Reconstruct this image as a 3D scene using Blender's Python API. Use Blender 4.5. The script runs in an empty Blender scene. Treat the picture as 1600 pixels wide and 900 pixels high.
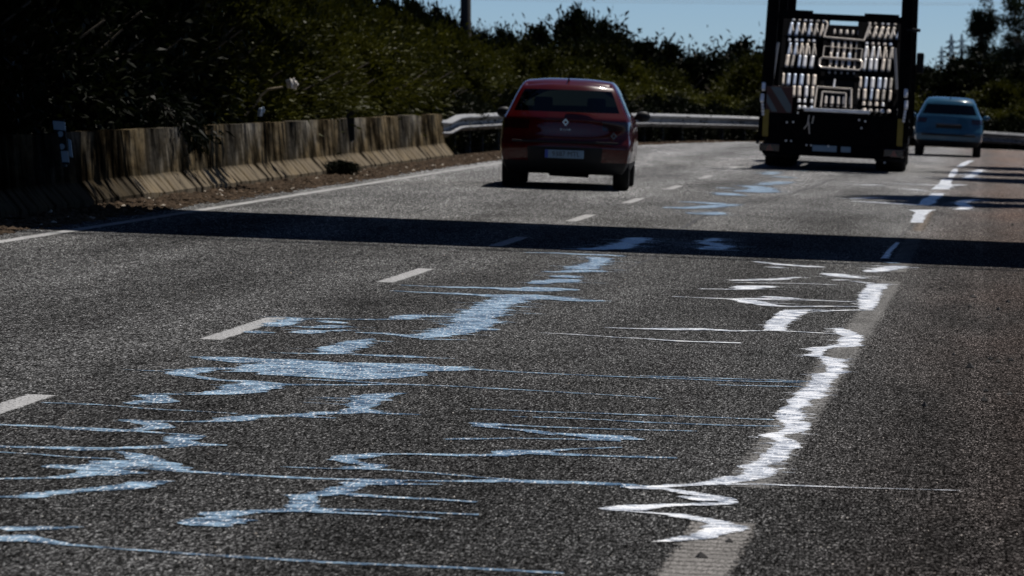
import bpy, bmesh, math, random
import numpy as np
from mathutils import Vector, Matrix, Euler

# ------------------------------------------------------------------ camera, sky, sun, exposure
S = bpy.context.scene
FPX, BANK, CAMZ = 7070.0, 0.035, 1.56          # focal length in 1600-px pixels, cross-fall of the road, eye height
PSI, TH = math.atan(730 / FPX), math.atan(314 / FPX)
AX_F = Vector((-math.sin(PSI) * math.cos(TH), math.cos(PSI) * math.cos(TH), -math.sin(TH)))
AX_R = Vector((math.cos(PSI), math.sin(PSI), 0))
AX_U = AX_R.cross(AX_F)
cd = bpy.data.cameras.new('camera')
cam = bpy.data.objects.new('camera', cd)
S.collection.objects.link(cam)
cam.matrix_world = Matrix(((AX_R.x, AX_U.x, -AX_F.x, 0), (AX_R.y, AX_U.y, -AX_F.y, 0), (AX_R.z, AX_U.z, -AX_F.z, CAMZ), (0, 0, 0, 1)))
cd.sensor_width = 36
cd.lens = 36 * FPX / 1600
cd.clip_start = 0.5
cd.clip_end = 8000
cd.dof.use_dof = True
cd.dof.focus_distance = 24
cd.dof.aperture_fstop = 9.5
S.camera = cam

TOSUN = Vector((0.28, 0.45, 1.0)).normalized()
w = bpy.data.worlds.new('World'); S.world = w; w.use_nodes = True
nt = w.node_tree
bg = nt.nodes['Background']
sky = nt.nodes.new('ShaderNodeTexSky')
sky.sky_type = 'NISHITA'; sky.sun_disc = False
sky.sun_elevation = math.asin(TOSUN.z)
sky.sun_rotation = math.atan2(TOSUN.x, TOSUN.y)
sky.altitude = 0; sky.air_density = 0.5; sky.dust_density = 0.0; sky.ozone_density = 8.0
nt.links.new(sky.outputs[0], bg.inputs[0])
bg.inputs[1].default_value = 0.068
sl = bpy.data.lights.new('sun', 'SUN'); sl.energy = 5.0; sl.angle = math.radians(0.53); sl.color = (1.0, 0.95, 0.88)
sun = bpy.data.objects.new('sun', sl); S.collection.objects.link(sun)
sun.rotation_euler = TOSUN.to_track_quat('Z', 'Y').to_euler()
sun.location = (20, 45, 100)
S.view_settings.view_transform = 'Standard'; S.view_settings.look = 'None'
S.view_settings.exposure = 0.0; S.view_settings.gamma = 1.0
S.cycles.max_bounces = 8; S.cycles.transparent_max_bounces = 16
S.cycles.use_denoising = True

# ------------------------------------------------------------------ helpers
COL = S.collection
random.seed(5); rng = np.random.default_rng(5)

def P(px, py, lift=0.0):
    """point of the road surface seen at a photograph pixel"""
    d = AX_F + AX_R * ((px - 800) / FPX) + AX_U * ((450 - py) / FPX)
    t = -CAMZ / (d.z + BANK * d.x)
    p = d * t
    return Vector((p.x, p.y, -BANK * p.x + lift))
def road_z(x): return -BANK * x
def top_z(py, Y): return CAMZ + (136 - py) / FPX * Y
def px_x(px, Y): return (px - 1530) / FPX * Y

def link(name, me, mat=None, parent=None, smooth=False):
    o = bpy.data.objects.new(name, me); COL.objects.link(o)
    if mat is not None and not me.materials: me.materials.append(mat)
    if parent is not None: o.parent = parent
    if smooth: me.polygons.foreach_set('use_smooth', [True] * len(me.polygons))
    return o
def mesh_from(name, verts, faces):
    me = bpy.data.meshes.new(name); me.from_pydata([tuple(v) for v in verts], [], faces); me.update(); return me
def from_bm(name, bm, mat=None, parent=None, smooth=False):
    bmesh.ops.recalc_face_normals(bm, faces=bm.faces)
    me = bpy.data.meshes.new(name); bm.to_mesh(me); bm.free()
    return link(name, me, mat, parent, smooth)
def tag(o, label=None, cat=None, group=None, kind=None):
    if label: o['label'] = label
    if cat: o['category'] = cat
    if group: o['group'] = group
    if kind: o['kind'] = kind
    return o
def empty(name, loc=(0, 0, 0), rot=(0, 0, 0)):
    o = bpy.data.objects.new(name, None); COL.objects.link(o); o.location = loc; o.rotation_euler = rot
    o.empty_display_size = 0.2
    return o
def copy_tree(o, parent=None):
    c = o.copy(); COL.objects.link(c)
    if parent is not None: c.parent = parent
    for ch in o.children: copy_tree(ch, c)
    return c
def box(bm, c, s, rot=None, bevel=0.0):
    r = bmesh.ops.create_cube(bm, size=1.0)
    vs = r['verts']
    M = Matrix.Translation(Vector(c)) @ (rot.to_matrix().to_4x4() if rot else Matrix.Identity(4)) @ Matrix.Diagonal((s[0], s[1], s[2], 1))
    bmesh.ops.transform(bm, matrix=M, verts=vs)
    if bevel:
        es = list({e for v in vs for e in v.link_edges})
        bmesh.ops.bevel(bm, geom=es, offset=bevel, segments=2, affect='EDGES', profile=0.6)
def bar(bm, a, b, wd, ht=None, n=None):
    """box (or n-sided tube) from a to b"""
    a, b = Vector(a), Vector(b); d = b - a; L = d.length
    q = d.to_track_quat('Z', 'Y').to_matrix().to_4x4()
    M = Matrix.Translation((a + b) / 2) @ q
    if n:
        r = bmesh.ops.create_cone(bm, cap_ends=True, segments=n, radius1=wd / 2, radius2=(ht or wd) / 2, depth=L)
        bmesh.ops.transform(bm, matrix=M, verts=r['verts'])
    else:
        r = bmesh.ops.create_cube(bm, size=1.0)
        bmesh.ops.transform(bm, matrix=M @ Matrix.Diagonal((wd, ht or wd, L, 1)), verts=r['verts'])
def lathe(bm, prof, axis='X', n=28, c=(0, 0, 0)):
    """prof: list of (along axis, radius)"""
    rings = []
    for (a, r) in prof:
        ring = []
        for k in range(n):
            t = 2 * math.pi * k / n
            p = (a, r * math.cos(t), r * math.sin(t)) if axis == 'X' else (r * math.cos(t), r * math.sin(t), a)
            ring.append(bm.verts.new(Vector(p) + Vector(c)))
        rings.append(ring)
    for i in range(len(rings) - 1):
        for k in range(n):
            bm.faces.new((rings[i][k], rings[i][(k + 1) % n], rings[i + 1][(k + 1) % n], rings[i + 1][k]))
    return rings

# ------------------------------------------------------------------ materials
class NB:
    """small node-tree builder"""
    def __init__(s, name):
        s.m = bpy.data.materials.new(name); s.m.use_nodes = True; s.t = s.m.node_tree
        s.b = s.t.nodes['Principled BSDF']; s.out = s.t.nodes['Material Output']
        s.co = s.t.nodes.new('ShaderNodeTexCoord')
    def n(s, typ, **kw):
        n = s.t.nodes.new(typ)
        for k, v in kw.items(): setattr(n, k, v)
        return n
    def l(s, a, b): s.t.links.new(a, b)
    def map(s, scale=(1, 1, 1), src='Object'):
        m = s.n('ShaderNodeMapping'); m.inputs['Scale'].default_value = scale
        s.l(s.co.outputs[src], m.inputs[0]); return m.outputs[0]
    def noise(s, vec, scale=1.0, detail=4, rough=0.55, dist=0.0):
        n = s.n('ShaderNodeTexNoise'); n.inputs['Scale'].default_value = scale; n.inputs['Detail'].default_value = detail
        n.inputs['Roughness'].default_value = rough; n.inputs['Distortion'].default_value = dist
        s.l(vec, n.inputs['Vector']); return n.outputs['Fac']
    def ramp(s, fac, stops, interp='LINEAR'):
        r = s.n('ShaderNodeValToRGB'); r.color_ramp.interpolation = interp
        els = r.color_ramp.elements
        while len(els) < len(stops): els.new(0.5)
        for e, (p, c) in zip(els, stops):
            e.position = p; e.color = (*c, 1) if len(c) == 3 else c
        s.l(fac, r.inputs[0]); return r.outputs[0]
    def mix(s, fac, a, b, blend='MIX'):
        m = s.n('ShaderNodeMix', data_type='RGBA', blend_type=blend)
        for sock, v in ((m.inputs[0], fac), (m.inputs[6], a), (m.inputs[7], b)):
            if isinstance(v, (int, float)): sock.default_value = v
            elif isinstance(v, tuple): sock.default_value = (*v, 1)
            else: s.l(v, sock)
        return m.outputs[2]
    def math(s, op, a, b=None):
        m = s.n('ShaderNodeMath', operation=op)
        for sock, v in ((m.inputs[0], a), (m.inputs[1], b)):
            if v is None: continue
            if isinstance(v, (int, float)): sock.default_value = v
            else: s.l(v, sock)
        return m.outputs[0]
    def bump(s, h, strength=0.3, dist=0.01):
        b = s.n('ShaderNodeBump'); b.inputs['Strength'].default_value = strength; b.inputs['Distance'].default_value = dist
        s.l(h, b.inputs['Height']); s.l(b.outputs[0], s.b.inputs['Normal'])
    def set(s, **kw):
        for k, v in kw.items():
            k = k.replace('_', ' ')
            if isinstance(v, (int, float)): s.b.inputs[k].default_value = v
            elif isinstance(v, tuple): s.b.inputs[k].default_value = (*v, 1)
            else: s.l(v, s.b.inputs[k])
        return s.m

def g(v): return (v, v, v)
def simple(name, col, rough=0.5, metal=0.0, var=0.25, scale=6.0, spec=0.5, coat=0.0, bump=0.0):
    b = NB(name)
    n = b.noise(b.map(), scale, 5, 0.6)
    c = b.ramp(n, [(0.3, tuple(x * (1 - var) for x in col)), (0.7, tuple(min(1, x * (1 + var)) for x in col))])
    if bump: b.bump(n, bump, 0.01)
    b.b.inputs['Specular IOR Level'].default_value = spec
    b.b.inputs['Coat Weight'].default_value = coat
    b.b.inputs['Coat Roughness'].default_value = 0.05
    return b.set(Base_Color=c, Roughness=rough, Metallic=metal)

def mat_asphalt():
    b = NB('asphalt')
    # chippings: three sizes of grain, drawn out along the direction of paving and traffic
    fine = b.noise(b.map((150, 30, 1)), 1.0, 2, 0.6)
    mid = b.noise(b.map((78, 15, 1)), 1.0, 2, 0.6)
    coarse = b.noise(b.map((26, 4.2, 1)), 1.0, 2, 0.6)
    big = b.noise(b.map((0.9, 0.14, 1)), 1.0, 4, 0.55)
    g1 = b.ramp(fine, [(0.34, g(0.10)), (0.46, g(0.48)), (0.56, g(1.3)), (0.68, g(3.9))])
    g2 = b.ramp(mid, [(0.34, g(0.16)), (0.5, g(0.8)), (0.66, g(2.9))])
    g4 = b.ramp(coarse, [(0.34, g(0.55)), (0.66, g(1.5))])
    g3 = b.ramp(big, [(0.3, g(0.024)), (0.7, g(0.038))])
    c = b.mix(1.0, g1, g2, 'MULTIPLY'); c = b.mix(1.0, c, g4, 'MULTIPLY'); c = b.mix(1.0, c, g3, 'MULTIPLY')
    wp = b.n('ShaderNodeTexWave', bands_direction='X', wave_profile='SIN'); wp.inputs['Scale'].default_value = 0.178; wp.inputs['Distortion'].default_value = 0.5; wp.inputs['Detail'].default_value = 1
    b.l(b.map((1, 0.03, 1)), wp.inputs[0])
    c = b.mix(1.0, c, b.ramp(wp.outputs['Fac'], [(0.0, g(0.86)), (1.0, g(1.12))]), 'MULTIPLY')                 # polished wheel paths
    patch = b.noise(b.map((2.6, 0.55, 1)), 1.0, 5, 0.65)
    c = b.mix(1.0, c, b.ramp(patch, [(0.3, g(0.78)), (0.5, g(1.0)), (0.72, g(1.22))]), 'MULTIPLY')
    # base colour raised with distance, standing in for the brightening at grazing view
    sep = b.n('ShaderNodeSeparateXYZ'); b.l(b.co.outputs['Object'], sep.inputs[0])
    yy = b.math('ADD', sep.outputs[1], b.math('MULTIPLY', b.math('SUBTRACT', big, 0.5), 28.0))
    graze_gain = b.n('ShaderNodeMapRange'); graze_gain.inputs[1].default_value = 16; graze_gain.inputs[2].default_value = 80; b.l(yy, graze_gain.inputs[0])
    c = b.mix(1.0, c, b.ramp(graze_gain.outputs[0], [(0.0, (1.0, 1.0, 1.0)), (0.35, (1.9, 1.9, 1.9)), (0.7, (3.4, 3.4, 3.42)), (1.0, (4.7, 4.7, 4.75))]), 'MULTIPLY')
    glint = b.noise(b.map((85, 15, 1)), 1.0, 1, 0.5)
    c = b.mix(b.ramp(glint, [(0.745, g(0.0)), (0.77, g(1.0))]), c, (0.45, 0.43, 0.40))
    # reddish dust washed onto the hard shoulder
    sh = b.n('ShaderNodeMapRange'); sh.inputs[1].default_value = -0.9; sh.inputs[2].default_value = 0.35; b.l(sep.outputs[0], sh.inputs[0])
    dust = b.math('MULTIPLY', sh.outputs[0], b.ramp(big, [(0.35, g(0.4)), (0.65, g(1.0))]))
    c = b.mix(dust, c, b.mix(1.0, c, (0.72, 0.55, 0.48), 'MULTIPLY'))
    b.bump(b.math('ADD', fine, b.math('MULTIPLY', mid, 0.8)), 0.30, 0.006)
    b.b.inputs['Specular IOR Level'].default_value = 0.0
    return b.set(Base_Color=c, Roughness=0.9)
def mat_paint(name, lo, hi, grooves=False, wear=0.0):
    b = NB(name)
    fine = b.noise(b.map((150, 30, 1)), 1.0, 2, 0.6)
    mid = b.noise(b.map((78, 15, 1)), 1.0, 2, 0.6)
    big = b.noise(b.map((7, 1.6, 1)), 1.0, 5, 0.65)
    c = b.ramp(big, [(0.3, lo), (0.65, hi)])
    worn = b.ramp(fine, [(0.33, g(0.45 - 0.3 * wear)), (0.47, g(1.0 - 0.3 * wear)), (0.7, g(1.15 + 0.9 * wear))])
    worn2 = b.ramp(mid, [(0.34, g(0.6 - 0.35 * wear)), (0.48, g(1.0 - 0.15 * wear)), (0.68, g(1.12 + 0.6 * wear))])
    c = b.mix(1.0, b.mix(1.0, c, worn, 'MULTIPLY'), worn2, 'MULTIPLY')
    if grooves:
        wv = b.n('ShaderNodeTexWave', bands_direction='Y'); wv.inputs['Scale'].default_value = 2.6; wv.inputs['Distortion'].default_value = 1.5
        wv.inputs['Detail'].default_value = 3
        b.l(b.map(), wv.inputs[0])
        gr = b.ramp(wv.outputs['Fac'], [(0.0, g(0.5)), (0.35, g(1.0))])
        c = b.mix(1.0, c, gr, 'MULTIPLY')
    b.bump(fine, 0.3, 0.004)
    b.b.inputs['Specular IOR Level'].default_value = 0.0
    b.set(Base_Color=c, Roughness=0.9)
    # paint scuffed away in chips, mostly along the borders
    at_ = b.n('ShaderNodeAttribute'); at_.attribute_name = 'edge'
    rag = b.noise(b.map((40, 12, 1)), 1.0, 4, 0.75)
    d = b.math('ADD', at_.outputs['Fac'], b.math('MULTIPLY', b.math('SUBTRACT', rag, 0.55 + 0.04 * wear), 0.10 + 0.42 * wear))
    al = b.n('ShaderNodeMapRange'); al.inputs[1].default_value = 0.0; al.inputs[2].default_value = 0.012 + .03 * wear; b.l(d, al.inputs[0])
    tr = b.n('ShaderNodeBsdfTransparent'); mx = b.n('ShaderNodeMixShader')
    b.l(al.outputs[0], mx.inputs[0]); b.l(tr.outputs[0], mx.inputs[1]); b.l(b.b.outputs[0], mx.inputs[2]); b.l(mx.outputs[0], b.out.inputs[0])
    return b.m
def mat_sealant(name, lo, hi, rough):
    b = NB(name)
    big = b.noise(b.map((5, 5, 1)), 1.0, 4, 0.6, 0.6)
    strk = b.noise(b.map((9, 20, 1)), 1.0, 4, 0.7, 0.4)        # squeegee ripples; they also streak the painted sky reflection
    fine = b.noise(b.map((120, 26, 1)), 1.0, 3, 0.7)
    spark = b.noise(b.map((85, 14, 1)), 1.0, 2, 0.6)
    f = b.math('ADD', b.math('MULTIPLY', big, 0.35), b.math('MULTIPLY', strk, 0.65))
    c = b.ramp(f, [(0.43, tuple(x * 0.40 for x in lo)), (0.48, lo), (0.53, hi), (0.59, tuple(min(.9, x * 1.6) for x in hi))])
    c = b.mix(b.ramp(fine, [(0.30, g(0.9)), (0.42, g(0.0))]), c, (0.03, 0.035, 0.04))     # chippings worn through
    c = b.mix(b.ramp(spark, [(0.57, g(0.0)), (0.65, g(0.95))]), c, (0.88, 0.89, 0.90))     # sun glints painted in as white specks
    b.bump(b.math('ADD', fine, strk), 0.5, 0.012)
    r = b.ramp(big, [(0.3, g(rough * 0.6)), (0.7, g(min(1, rough * 1.5)))])
    b.b.inputs['Specular IOR Level'].default_value = 0.3
    b.set(Base_Color=c, Roughness=r)
    # the skim thins out and breaks up over the chippings towards its border
    at_ = b.n('ShaderNodeAttribute'); at_.attribute_name = 'edge'
    rag = b.noise(b.map((20, 42, 1)), 1.0, 4, 0.75)
    d = b.math('ADD', at_.outputs['Fac'], b.math('MULTIPLY', b.math('SUBTRACT', rag, 0.50), 0.20))
    al = b.n('ShaderNodeMapRange'); al.inputs[1].default_value = 0.0; al.inputs[2].default_value = 0.008; b.l(d, al.inputs[0])
    tr = b.n('ShaderNodeBsdfTransparent'); mx = b.n('ShaderNodeMixShader')
    b.l(al.outputs[0], mx.inputs[0]); b.l(tr.outputs[0], mx.inputs[1]); b.l(b.b.outputs[0], mx.inputs[2]); b.l(mx.outputs[0], b.out.inputs[0])
    return b.m
def mat_concrete_stained(name='stained_concrete', tone=1.0):
    b = NB(name)
    st = b.noise(b.map((1, 1.5, 0.65)), 1.0, 5, 0.6, 0.25)     # run-down streaks
    st2 = b.noise(b.map((1, 4.2, 1.1)), 1.0, 4, 0.6, 0.15)
    pat = b.noise(b.map((0.7, 0.45, 0.9)), 1.0, 5, 0.6)
    blot = b.noise(b.map((3, 0.9, 3.5)), 1.0, 6, 0.72)
    c = b.ramp(pat, [(0.34, (0.15, 0.132, 0.10)), (0.46, (0.20, 0.150, 0.085)), (0.55, (0.15, 0.124, 0.085)), (0.66, (0.27, 0.245, 0.205))])
    k = b.ramp(st, [(0.36, g(0.05)), (0.47, g(0.30)), (0.53, g(0.75)), (0.64, g(1.1))])
    k2 = b.ramp(st2, [(0.34, g(0.25)), (0.48, g(0.8)), (0.62, g(1.15))])
    k3 = b.ramp(blot, [(0.36, g(0.30)), (0.62, g(1.25))])
    c = b.mix(1.0, b.mix(1.0, b.mix(1.0, c, k, 'MULTIPLY'), k2, 'MULTIPLY'), k3, 'MULTIPLY')
    # the sloping toe is paler
    sep = b.n('ShaderNodeSeparateXYZ'); b.l(b.co.outputs['Object'], sep.inputs[0])
    toe = b.n('ShaderNodeMapRange'); toe.inputs[1].default_value = 0.30; toe.inputs[2].default_value = 0.24; b.l(sep.outputs[2], toe.inputs[0])
    c = b.mix(b.math('MULTIPLY', toe.outputs[0], b.ramp(st2, [(0.40, g(0.0)), (0.54, g(0.75))])), c, (0.20, 0.165, 0.12))
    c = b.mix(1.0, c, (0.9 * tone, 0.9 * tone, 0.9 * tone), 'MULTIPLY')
    b.bump(b.noise(b.map((30, 30, 30)), 1.0, 4), 0.3, 0.01)
    b.b.inputs['Specular IOR Level'].default_value = 0.0
    return b.set(Base_Color=c, Roughness=0.95)
def mat_leaf(name, a, bcol, rough=0.5, trans=0.2):
    b = NB(name)
    oi = b.n('ShaderNodeObjectInfo')
    n = b.noise(b.map((1.1, 1.1, 1.1)), 1.0, 3, 0.6)
    f = b.math('ADD', b.math('MULTIPLY', n, 0.7), b.math('MULTIPLY', oi.outputs['Random'], 0.3))
    c = b.ramp(f, [(0.3, a), (0.7, bcol)])
    b.b.inputs['Specular IOR Level'].default_value = 0.05
    b.set(Base_Color=c, Roughness=rough)
    tr = b.n('ShaderNodeBsdfTranslucent'); b.l(c, tr.inputs[0])
    mx = b.n('ShaderNodeMixShader'); mx.inputs[0].default_value = trans
    b.l(b.b.outputs[0], mx.inputs[1]); b.l(tr.outputs[0], mx.inputs[2]); b.l(mx.outputs[0], b.out.inputs[0])
    return b.m
def mat_glass(name, tint, rough=0.03):
    """thin tinted automotive glass: clear film that reflects at its Fresnel rate"""
    b = NB(name)
    tb = b.n('ShaderNodeBsdfTransparent')
    n = b.noise(b.map(), 3.0, 3)
    c = b.mix(b.math('MULTIPLY', n, 0.3), tint, tuple(x * 0.7 for x in tint)); b.l(c, tb.inputs[0])
    gl = b.n('ShaderNodeBsdfGlossy'); gl.inputs['Roughness'].default_value = rough
    fr = b.n('ShaderNodeFresnel'); fr.inputs[0].default_value = 1.5
    mx = b.n('ShaderNodeMixShader'); b.l(fr.outputs[0], mx.inputs[0]); b.l(tb.outputs[0], mx.inputs[1]); b.l(gl.outputs[0], mx.inputs[2])
    b.l(mx.outputs[0], b.out.inputs[0]); return b.m
def mat_carpaint(name, col, flake=0.15):
    b = NB(name)
    n = b.noise(b.map(), 900, 2)
    dirt = b.noise(b.map((3, 3, 6)), 1.0, 5, 0.6)
    c = b.mix(b.math('MULTIPLY', n, flake), col, tuple(min(1, x * 1.6 + 0.01) for x in col))
    c = b.mix(b.ramp(dirt, [(0.45, g(0.0)), (0.8, g(0.35))]), c, (0.03, 0.025, 0.02))
    b.b.inputs['Coat Weight'].default_value = 0.8; b.b.inputs['Coat Roughness'].default_value = 0.04; b.b.inputs['Specular IOR Level'].default_value = 0.05
    return b.set(Base_Color=c, Roughness=0.3, Metallic=0.0)

M = {}
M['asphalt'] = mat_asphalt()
M['white_line'] = mat_paint('worn_white_line', g(0.26), g(0.37))
M['rumble_line'] = mat_paint('ribbed_edge_line', (0.15, 0.143, 0.136), (0.22, 0.21, 0.20), True, 0.15)
M['worn_line'] = mat_paint('worn_edge_line', (0.115, 0.113, 0.110), (0.195, 0.191, 0.186), True, 0.36)
M['faint_line'] = mat_paint('faint_edge_line', (0.14, 0.12, 0.105), (0.20, 0.175, 0.155), False, 0.7)
M['seal'] = mat_sealant('bitumen_crack_sealant', (0.075, 0.14, 0.22), (0.19, 0.285, 0.375), 0.35)  # blue base colour carries the reflected sky
M['seal_pale'] = mat_sealant('pale_crack_sealant', (0.42, 0.45, 0.50), (0.72, 0.75, 0.80), 0.4)  # whiter base colour carries the brighter part of the sky reflection
M['crack'] = simple('open_crack', (0.015, 0.015, 0.017), 0.9)
M['dirt'] = simple('verge_dirt', (0.045, 0.034, 0.025), 0.95, scale=3, var=0.6, bump=0.5, spec=0.0)
M['ground'] = simple('dry_ground', (0.06, 0.052, 0.035), 0.95, scale=0.8, var=0.5, bump=0.3, spec=0.0)
M['litter'] = simple('leaf_litter', (0.055, 0.038, 0.025), 0.9, scale=9, var=0.7, spec=0.05)
M['pale_stone'] = simple('pale_stone', (0.34, 0.29, 0.23), 0.8, scale=14, var=0.3)
M['dark_stone'] = simple('dark_stone', (0.015, 0.013, 0.012), 0.8, scale=20)
M['barrier'] = mat_concrete_stained()
M['barrier_shaded'] = mat_concrete_stained('shade_dark_concrete', 0.32)      # bridge shadow deepened in the colour of these lengths
M['concrete'] = simple('plain_concrete', (0.30, 0.29, 0.27), 0.85, scale=2, var=0.2, bump=0.2)
M['galv'] = simple('galvanised_steel', (0.22, 0.22, 0.218), 0.5, metal=0.3, var=0.3, scale=4)
M['galv_dark'] = simple('weathered_steel', (0.03, 0.033, 0.036), 0.6, metal=0.3, var=0.3, scale=5)
M['black_steel'] = simple('black_painted_steel', (0.004, 0.004, 0.005), 0.9, var=0.3, scale=5, spec=0.02)
M['grey_steel'] = simple('dark_grey_chassis_steel', (0.007, 0.008, 0.010), 0.6, var=0.4, scale=4, spec=0.2)
M['alu'] = simple('bare_aluminium_slat', (0.80, 0.80, 0.82), 0.35, metal=0.25, var=0.2, scale=8)
M['alu_warm'] = simple('warm_grey_slat', (0.66, 0.58, 0.50), 0.45, metal=0.2, var=0.25, scale=9)
M['alu_blue'] = simple('bluish_slat', (0.48, 0.56, 0.70), 0.4, metal=0.3, var=0.2, scale=9)
M['alu_dull'] = simple('dull_dirty_slat', (0.36, 0.33, 0.30), 0.6, metal=0.2, var=0.4, scale=12)
M['alu_tube'] = simple('aluminium_tube', (0.60, 0.54, 0.48), 0.4, metal=0.25, var=0.15, scale=8)
M['white_plastic'] = simple('white_plastic', (0.32, 0.40, 0.46), 0.5, var=0.08)
M['black_plastic'] = simple('black_plastic', (0.006, 0.007, 0.009), 0.6, var=0.2, spec=0.25)
M['rubber'] = simple('tyre_rubber', (0.005, 0.005, 0.005), 0.85, var=0.3, scale=20, spec=0.2)
M['rim'] = simple('alloy_rim', (0.45, 0.45, 0.46), 0.3, metal=0.8, var=0.1)
M['red_paint'] = mat_carpaint('red_car_paint', (0.048, 0.0008, 0.0015))
M['blue_paint'] = mat_carpaint('pale_blue_car_paint', (0.02, 0.075, 0.13))
M['glass'] = mat_glass('tinted_rear_glass', (0.16, 0.20, 0.19))
M['glass_clear'] = mat_glass('windscreen_glass', (0.50, 0.62, 0.56))
M['lamp_red'] = simple('red_lamp_lens', (0.10, 0.006, 0.008), 0.12, var=0.2, coat=1.0)
M['lamp_dark'] = simple('smoked_lamp_lens', (0.015, 0.003, 0.004), 0.12, var=0.2, coat=0.5)
M['plate'] = simple('number_plate', (0.14, 0.23, 0.32), 0.4, var=0.06)
M['plate_blue'] = simple('plate_blue_band', (0.02, 0.05, 0.30), 0.4, var=0.1)
M['plate_ink'] = simple('plate_lettering', (0.012, 0.012, 0.012), 0.5, var=0.1)
M['chrome'] = simple('chrome', (0.40, 0.43, 0.46), 0.2, metal=1.0, var=0.05)
M['yellow'] = simple('yellow_reflective_strip', (0.17, 0.125, 0.004), 0.5, var=0.15)
M['board_red'] = simple('red_marker_stripe', (0.035, 0.003, 0.003), 0.5, var=0.2)
M['board_white'] = simple('white_marker_stripe', (0.07, 0.10, 0.12), 0.5, var=0.12)
M['seat'] = simple('dark_seat_fabric', (0.02, 0.02, 0.022), 0.9)
M['bark'] = simple('bark', (0.07, 0.055, 0.04), 0.9, scale=10, var=0.5, bump=0.6)
M['bark_pale'] = simple('pale_bark', (0.26, 0.21, 0.13), 0.85, scale=10, var=0.4, bump=0.4)
M['wood_pole'] = simple('creosoted_pole', (0.02, 0.017, 0.014), 0.85, scale=5, var=0.4)
M['bag'] = simple('thin_white_plastic_bag', (0.72, 0.66, 0.58), 0.5, var=0.15, scale=20)
M['bag_blue'] = simple('bluish_plastic_bag', (0.50, 0.60, 0.70), 0.5, var=0.15, scale=20)
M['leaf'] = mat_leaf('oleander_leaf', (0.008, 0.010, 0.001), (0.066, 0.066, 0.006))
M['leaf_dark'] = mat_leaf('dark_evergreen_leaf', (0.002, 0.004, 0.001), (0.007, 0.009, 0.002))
M['leaf_far'] = mat_leaf('far_tree_leaf', (0.008, 0.014, 0.008), (0.016, 0.024, 0.011))

# ------------------------------------------------------------------ the setting: ground, road, markings
def ground():
    xs = [-3500, -1500, -600, -250, -120, -60, -30, -16, -12, -9.0, -8.7, -6, -3, 0, 1.2, 1.6, 3, 6, 12, 25, 50, 100, 250, 600, 1500, 3500]
    ys = [-3000, -600, -100, -30, 0, 20, 40, 60, 80, 100, 112, 118, 124, 130, 150, 200, 300, 600, 1200, 2500, 5500]
    V, F = [], []
    for y in ys:
        for x in xs:
            z = -BANK * max(-12, min(x, 40)) - 0.045
            if y > 118: z = z + ((-1.0) - z) * min(1, (y - 118) / 40)
            if abs(x) > 30: z = z * 0.3 - 0.7
            V.append((x, y, z))
    n = len(xs)
    for j in range(len(ys) - 1):
        for i in range(n - 1): F.append((j * n + i, j * n + i + 1, (j + 1) * n + i + 1, (j + 1) * n + i))
    tag(link('ground', mesh_from('ground', V, F), M['ground']), kind='structure')
ground()

# left kerb-less edge of the carriageway: straight, then swinging right round the bend
LEFT = [(-8.05, -40), (-8.05, 70), (-8.04, 76), (-7.85, 88), (-7.39, 98.8), (-6.7, 106), (-5.54, 112.0), (-3.73, 114.6), (-1.5, 115.2), (0.5, 114.8), (8, 113.0), (40, 103)]
def offset_line(pts, d):
    out = []
    for i, p in enumerate(pts):
        a = Vector(pts[max(0, i - 1)]); c = Vector(pts[min(len(pts) - 1, i + 1)])
        t = (c - a).normalized(); nrm = Vector((-t.y, t.x))
        out.append((p[0] + nrm.x * d, p[1] + nrm.y * d))
    return out
def sheet(name, outline, lift, mat, parent=None):
    bm = bmesh.new()
    vs = [bm.verts.new((x, y, road_z(x) + lift)) for x, y in outline]
    f = bm.faces.new(vs)
    bmesh.ops.triangulate(bm, faces=[f])
    bmesh.ops.recalc_face_normals(bm, faces=bm.faces)
    if sum(f.normal.z for f in bm.faces) < 0: bmesh.ops.reverse_faces(bm, faces=bm.faces)
    me = bpy.data.meshes.new(name); bm.to_mesh(me); bm.free()
    return link(name, me, mat, parent)
edge = offset_line(LEFT, 0.42)
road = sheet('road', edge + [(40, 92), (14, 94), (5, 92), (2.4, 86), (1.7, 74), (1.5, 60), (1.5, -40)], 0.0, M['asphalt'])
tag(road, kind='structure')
verge = sheet('verge', offset_line(LEFT, 0.45) + list(reversed(offset_line(LEFT, 3.4))), -0.012, M['dirt'])
tag(verge, kind='structure')

def strip(name, pts, wd, lift, mat, parent):
    a, b = offset_line(pts, wd / 2), offset_line(pts, -wd / 2)
    V, E = [], []
    for p, m, q in zip(b, pts, a):
        for (x, y), e in ((p, 0.0), (m, wd / 2), (q, 0.0)): V.append((x, y, road_z(x) + lift)); E.append(e)
    F = [(i * 3 + k, (i + 1) * 3 + k, (i + 1) * 3 + k + 1, i * 3 + k + 1) for i in range(len(pts) - 1) for k in (0, 1)]
    me = mesh_from(name, V, F); me.attributes.new('edge', 'FLOAT', 'POINT').data.foreach_set('value', E)
    o = link(name, me, mat, parent); return o
def densify(pts, step):
    out = []
    for a, b in zip(pts[:-1], pts[1:]):
        k = max(1, int(math.dist(a, b) / step))
        out += [(a[0] + (b[0] - a[0]) * i / k, a[1] + (b[1] - a[1]) * i / k) for i in range(k)]
    return out + [pts[-1]]
strip('edge_line', densify(LEFT, 2.0), 0.15, 0.0015, M['white_line'], road)['label'] = 'white line along the left edge of the carriageway'
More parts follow.
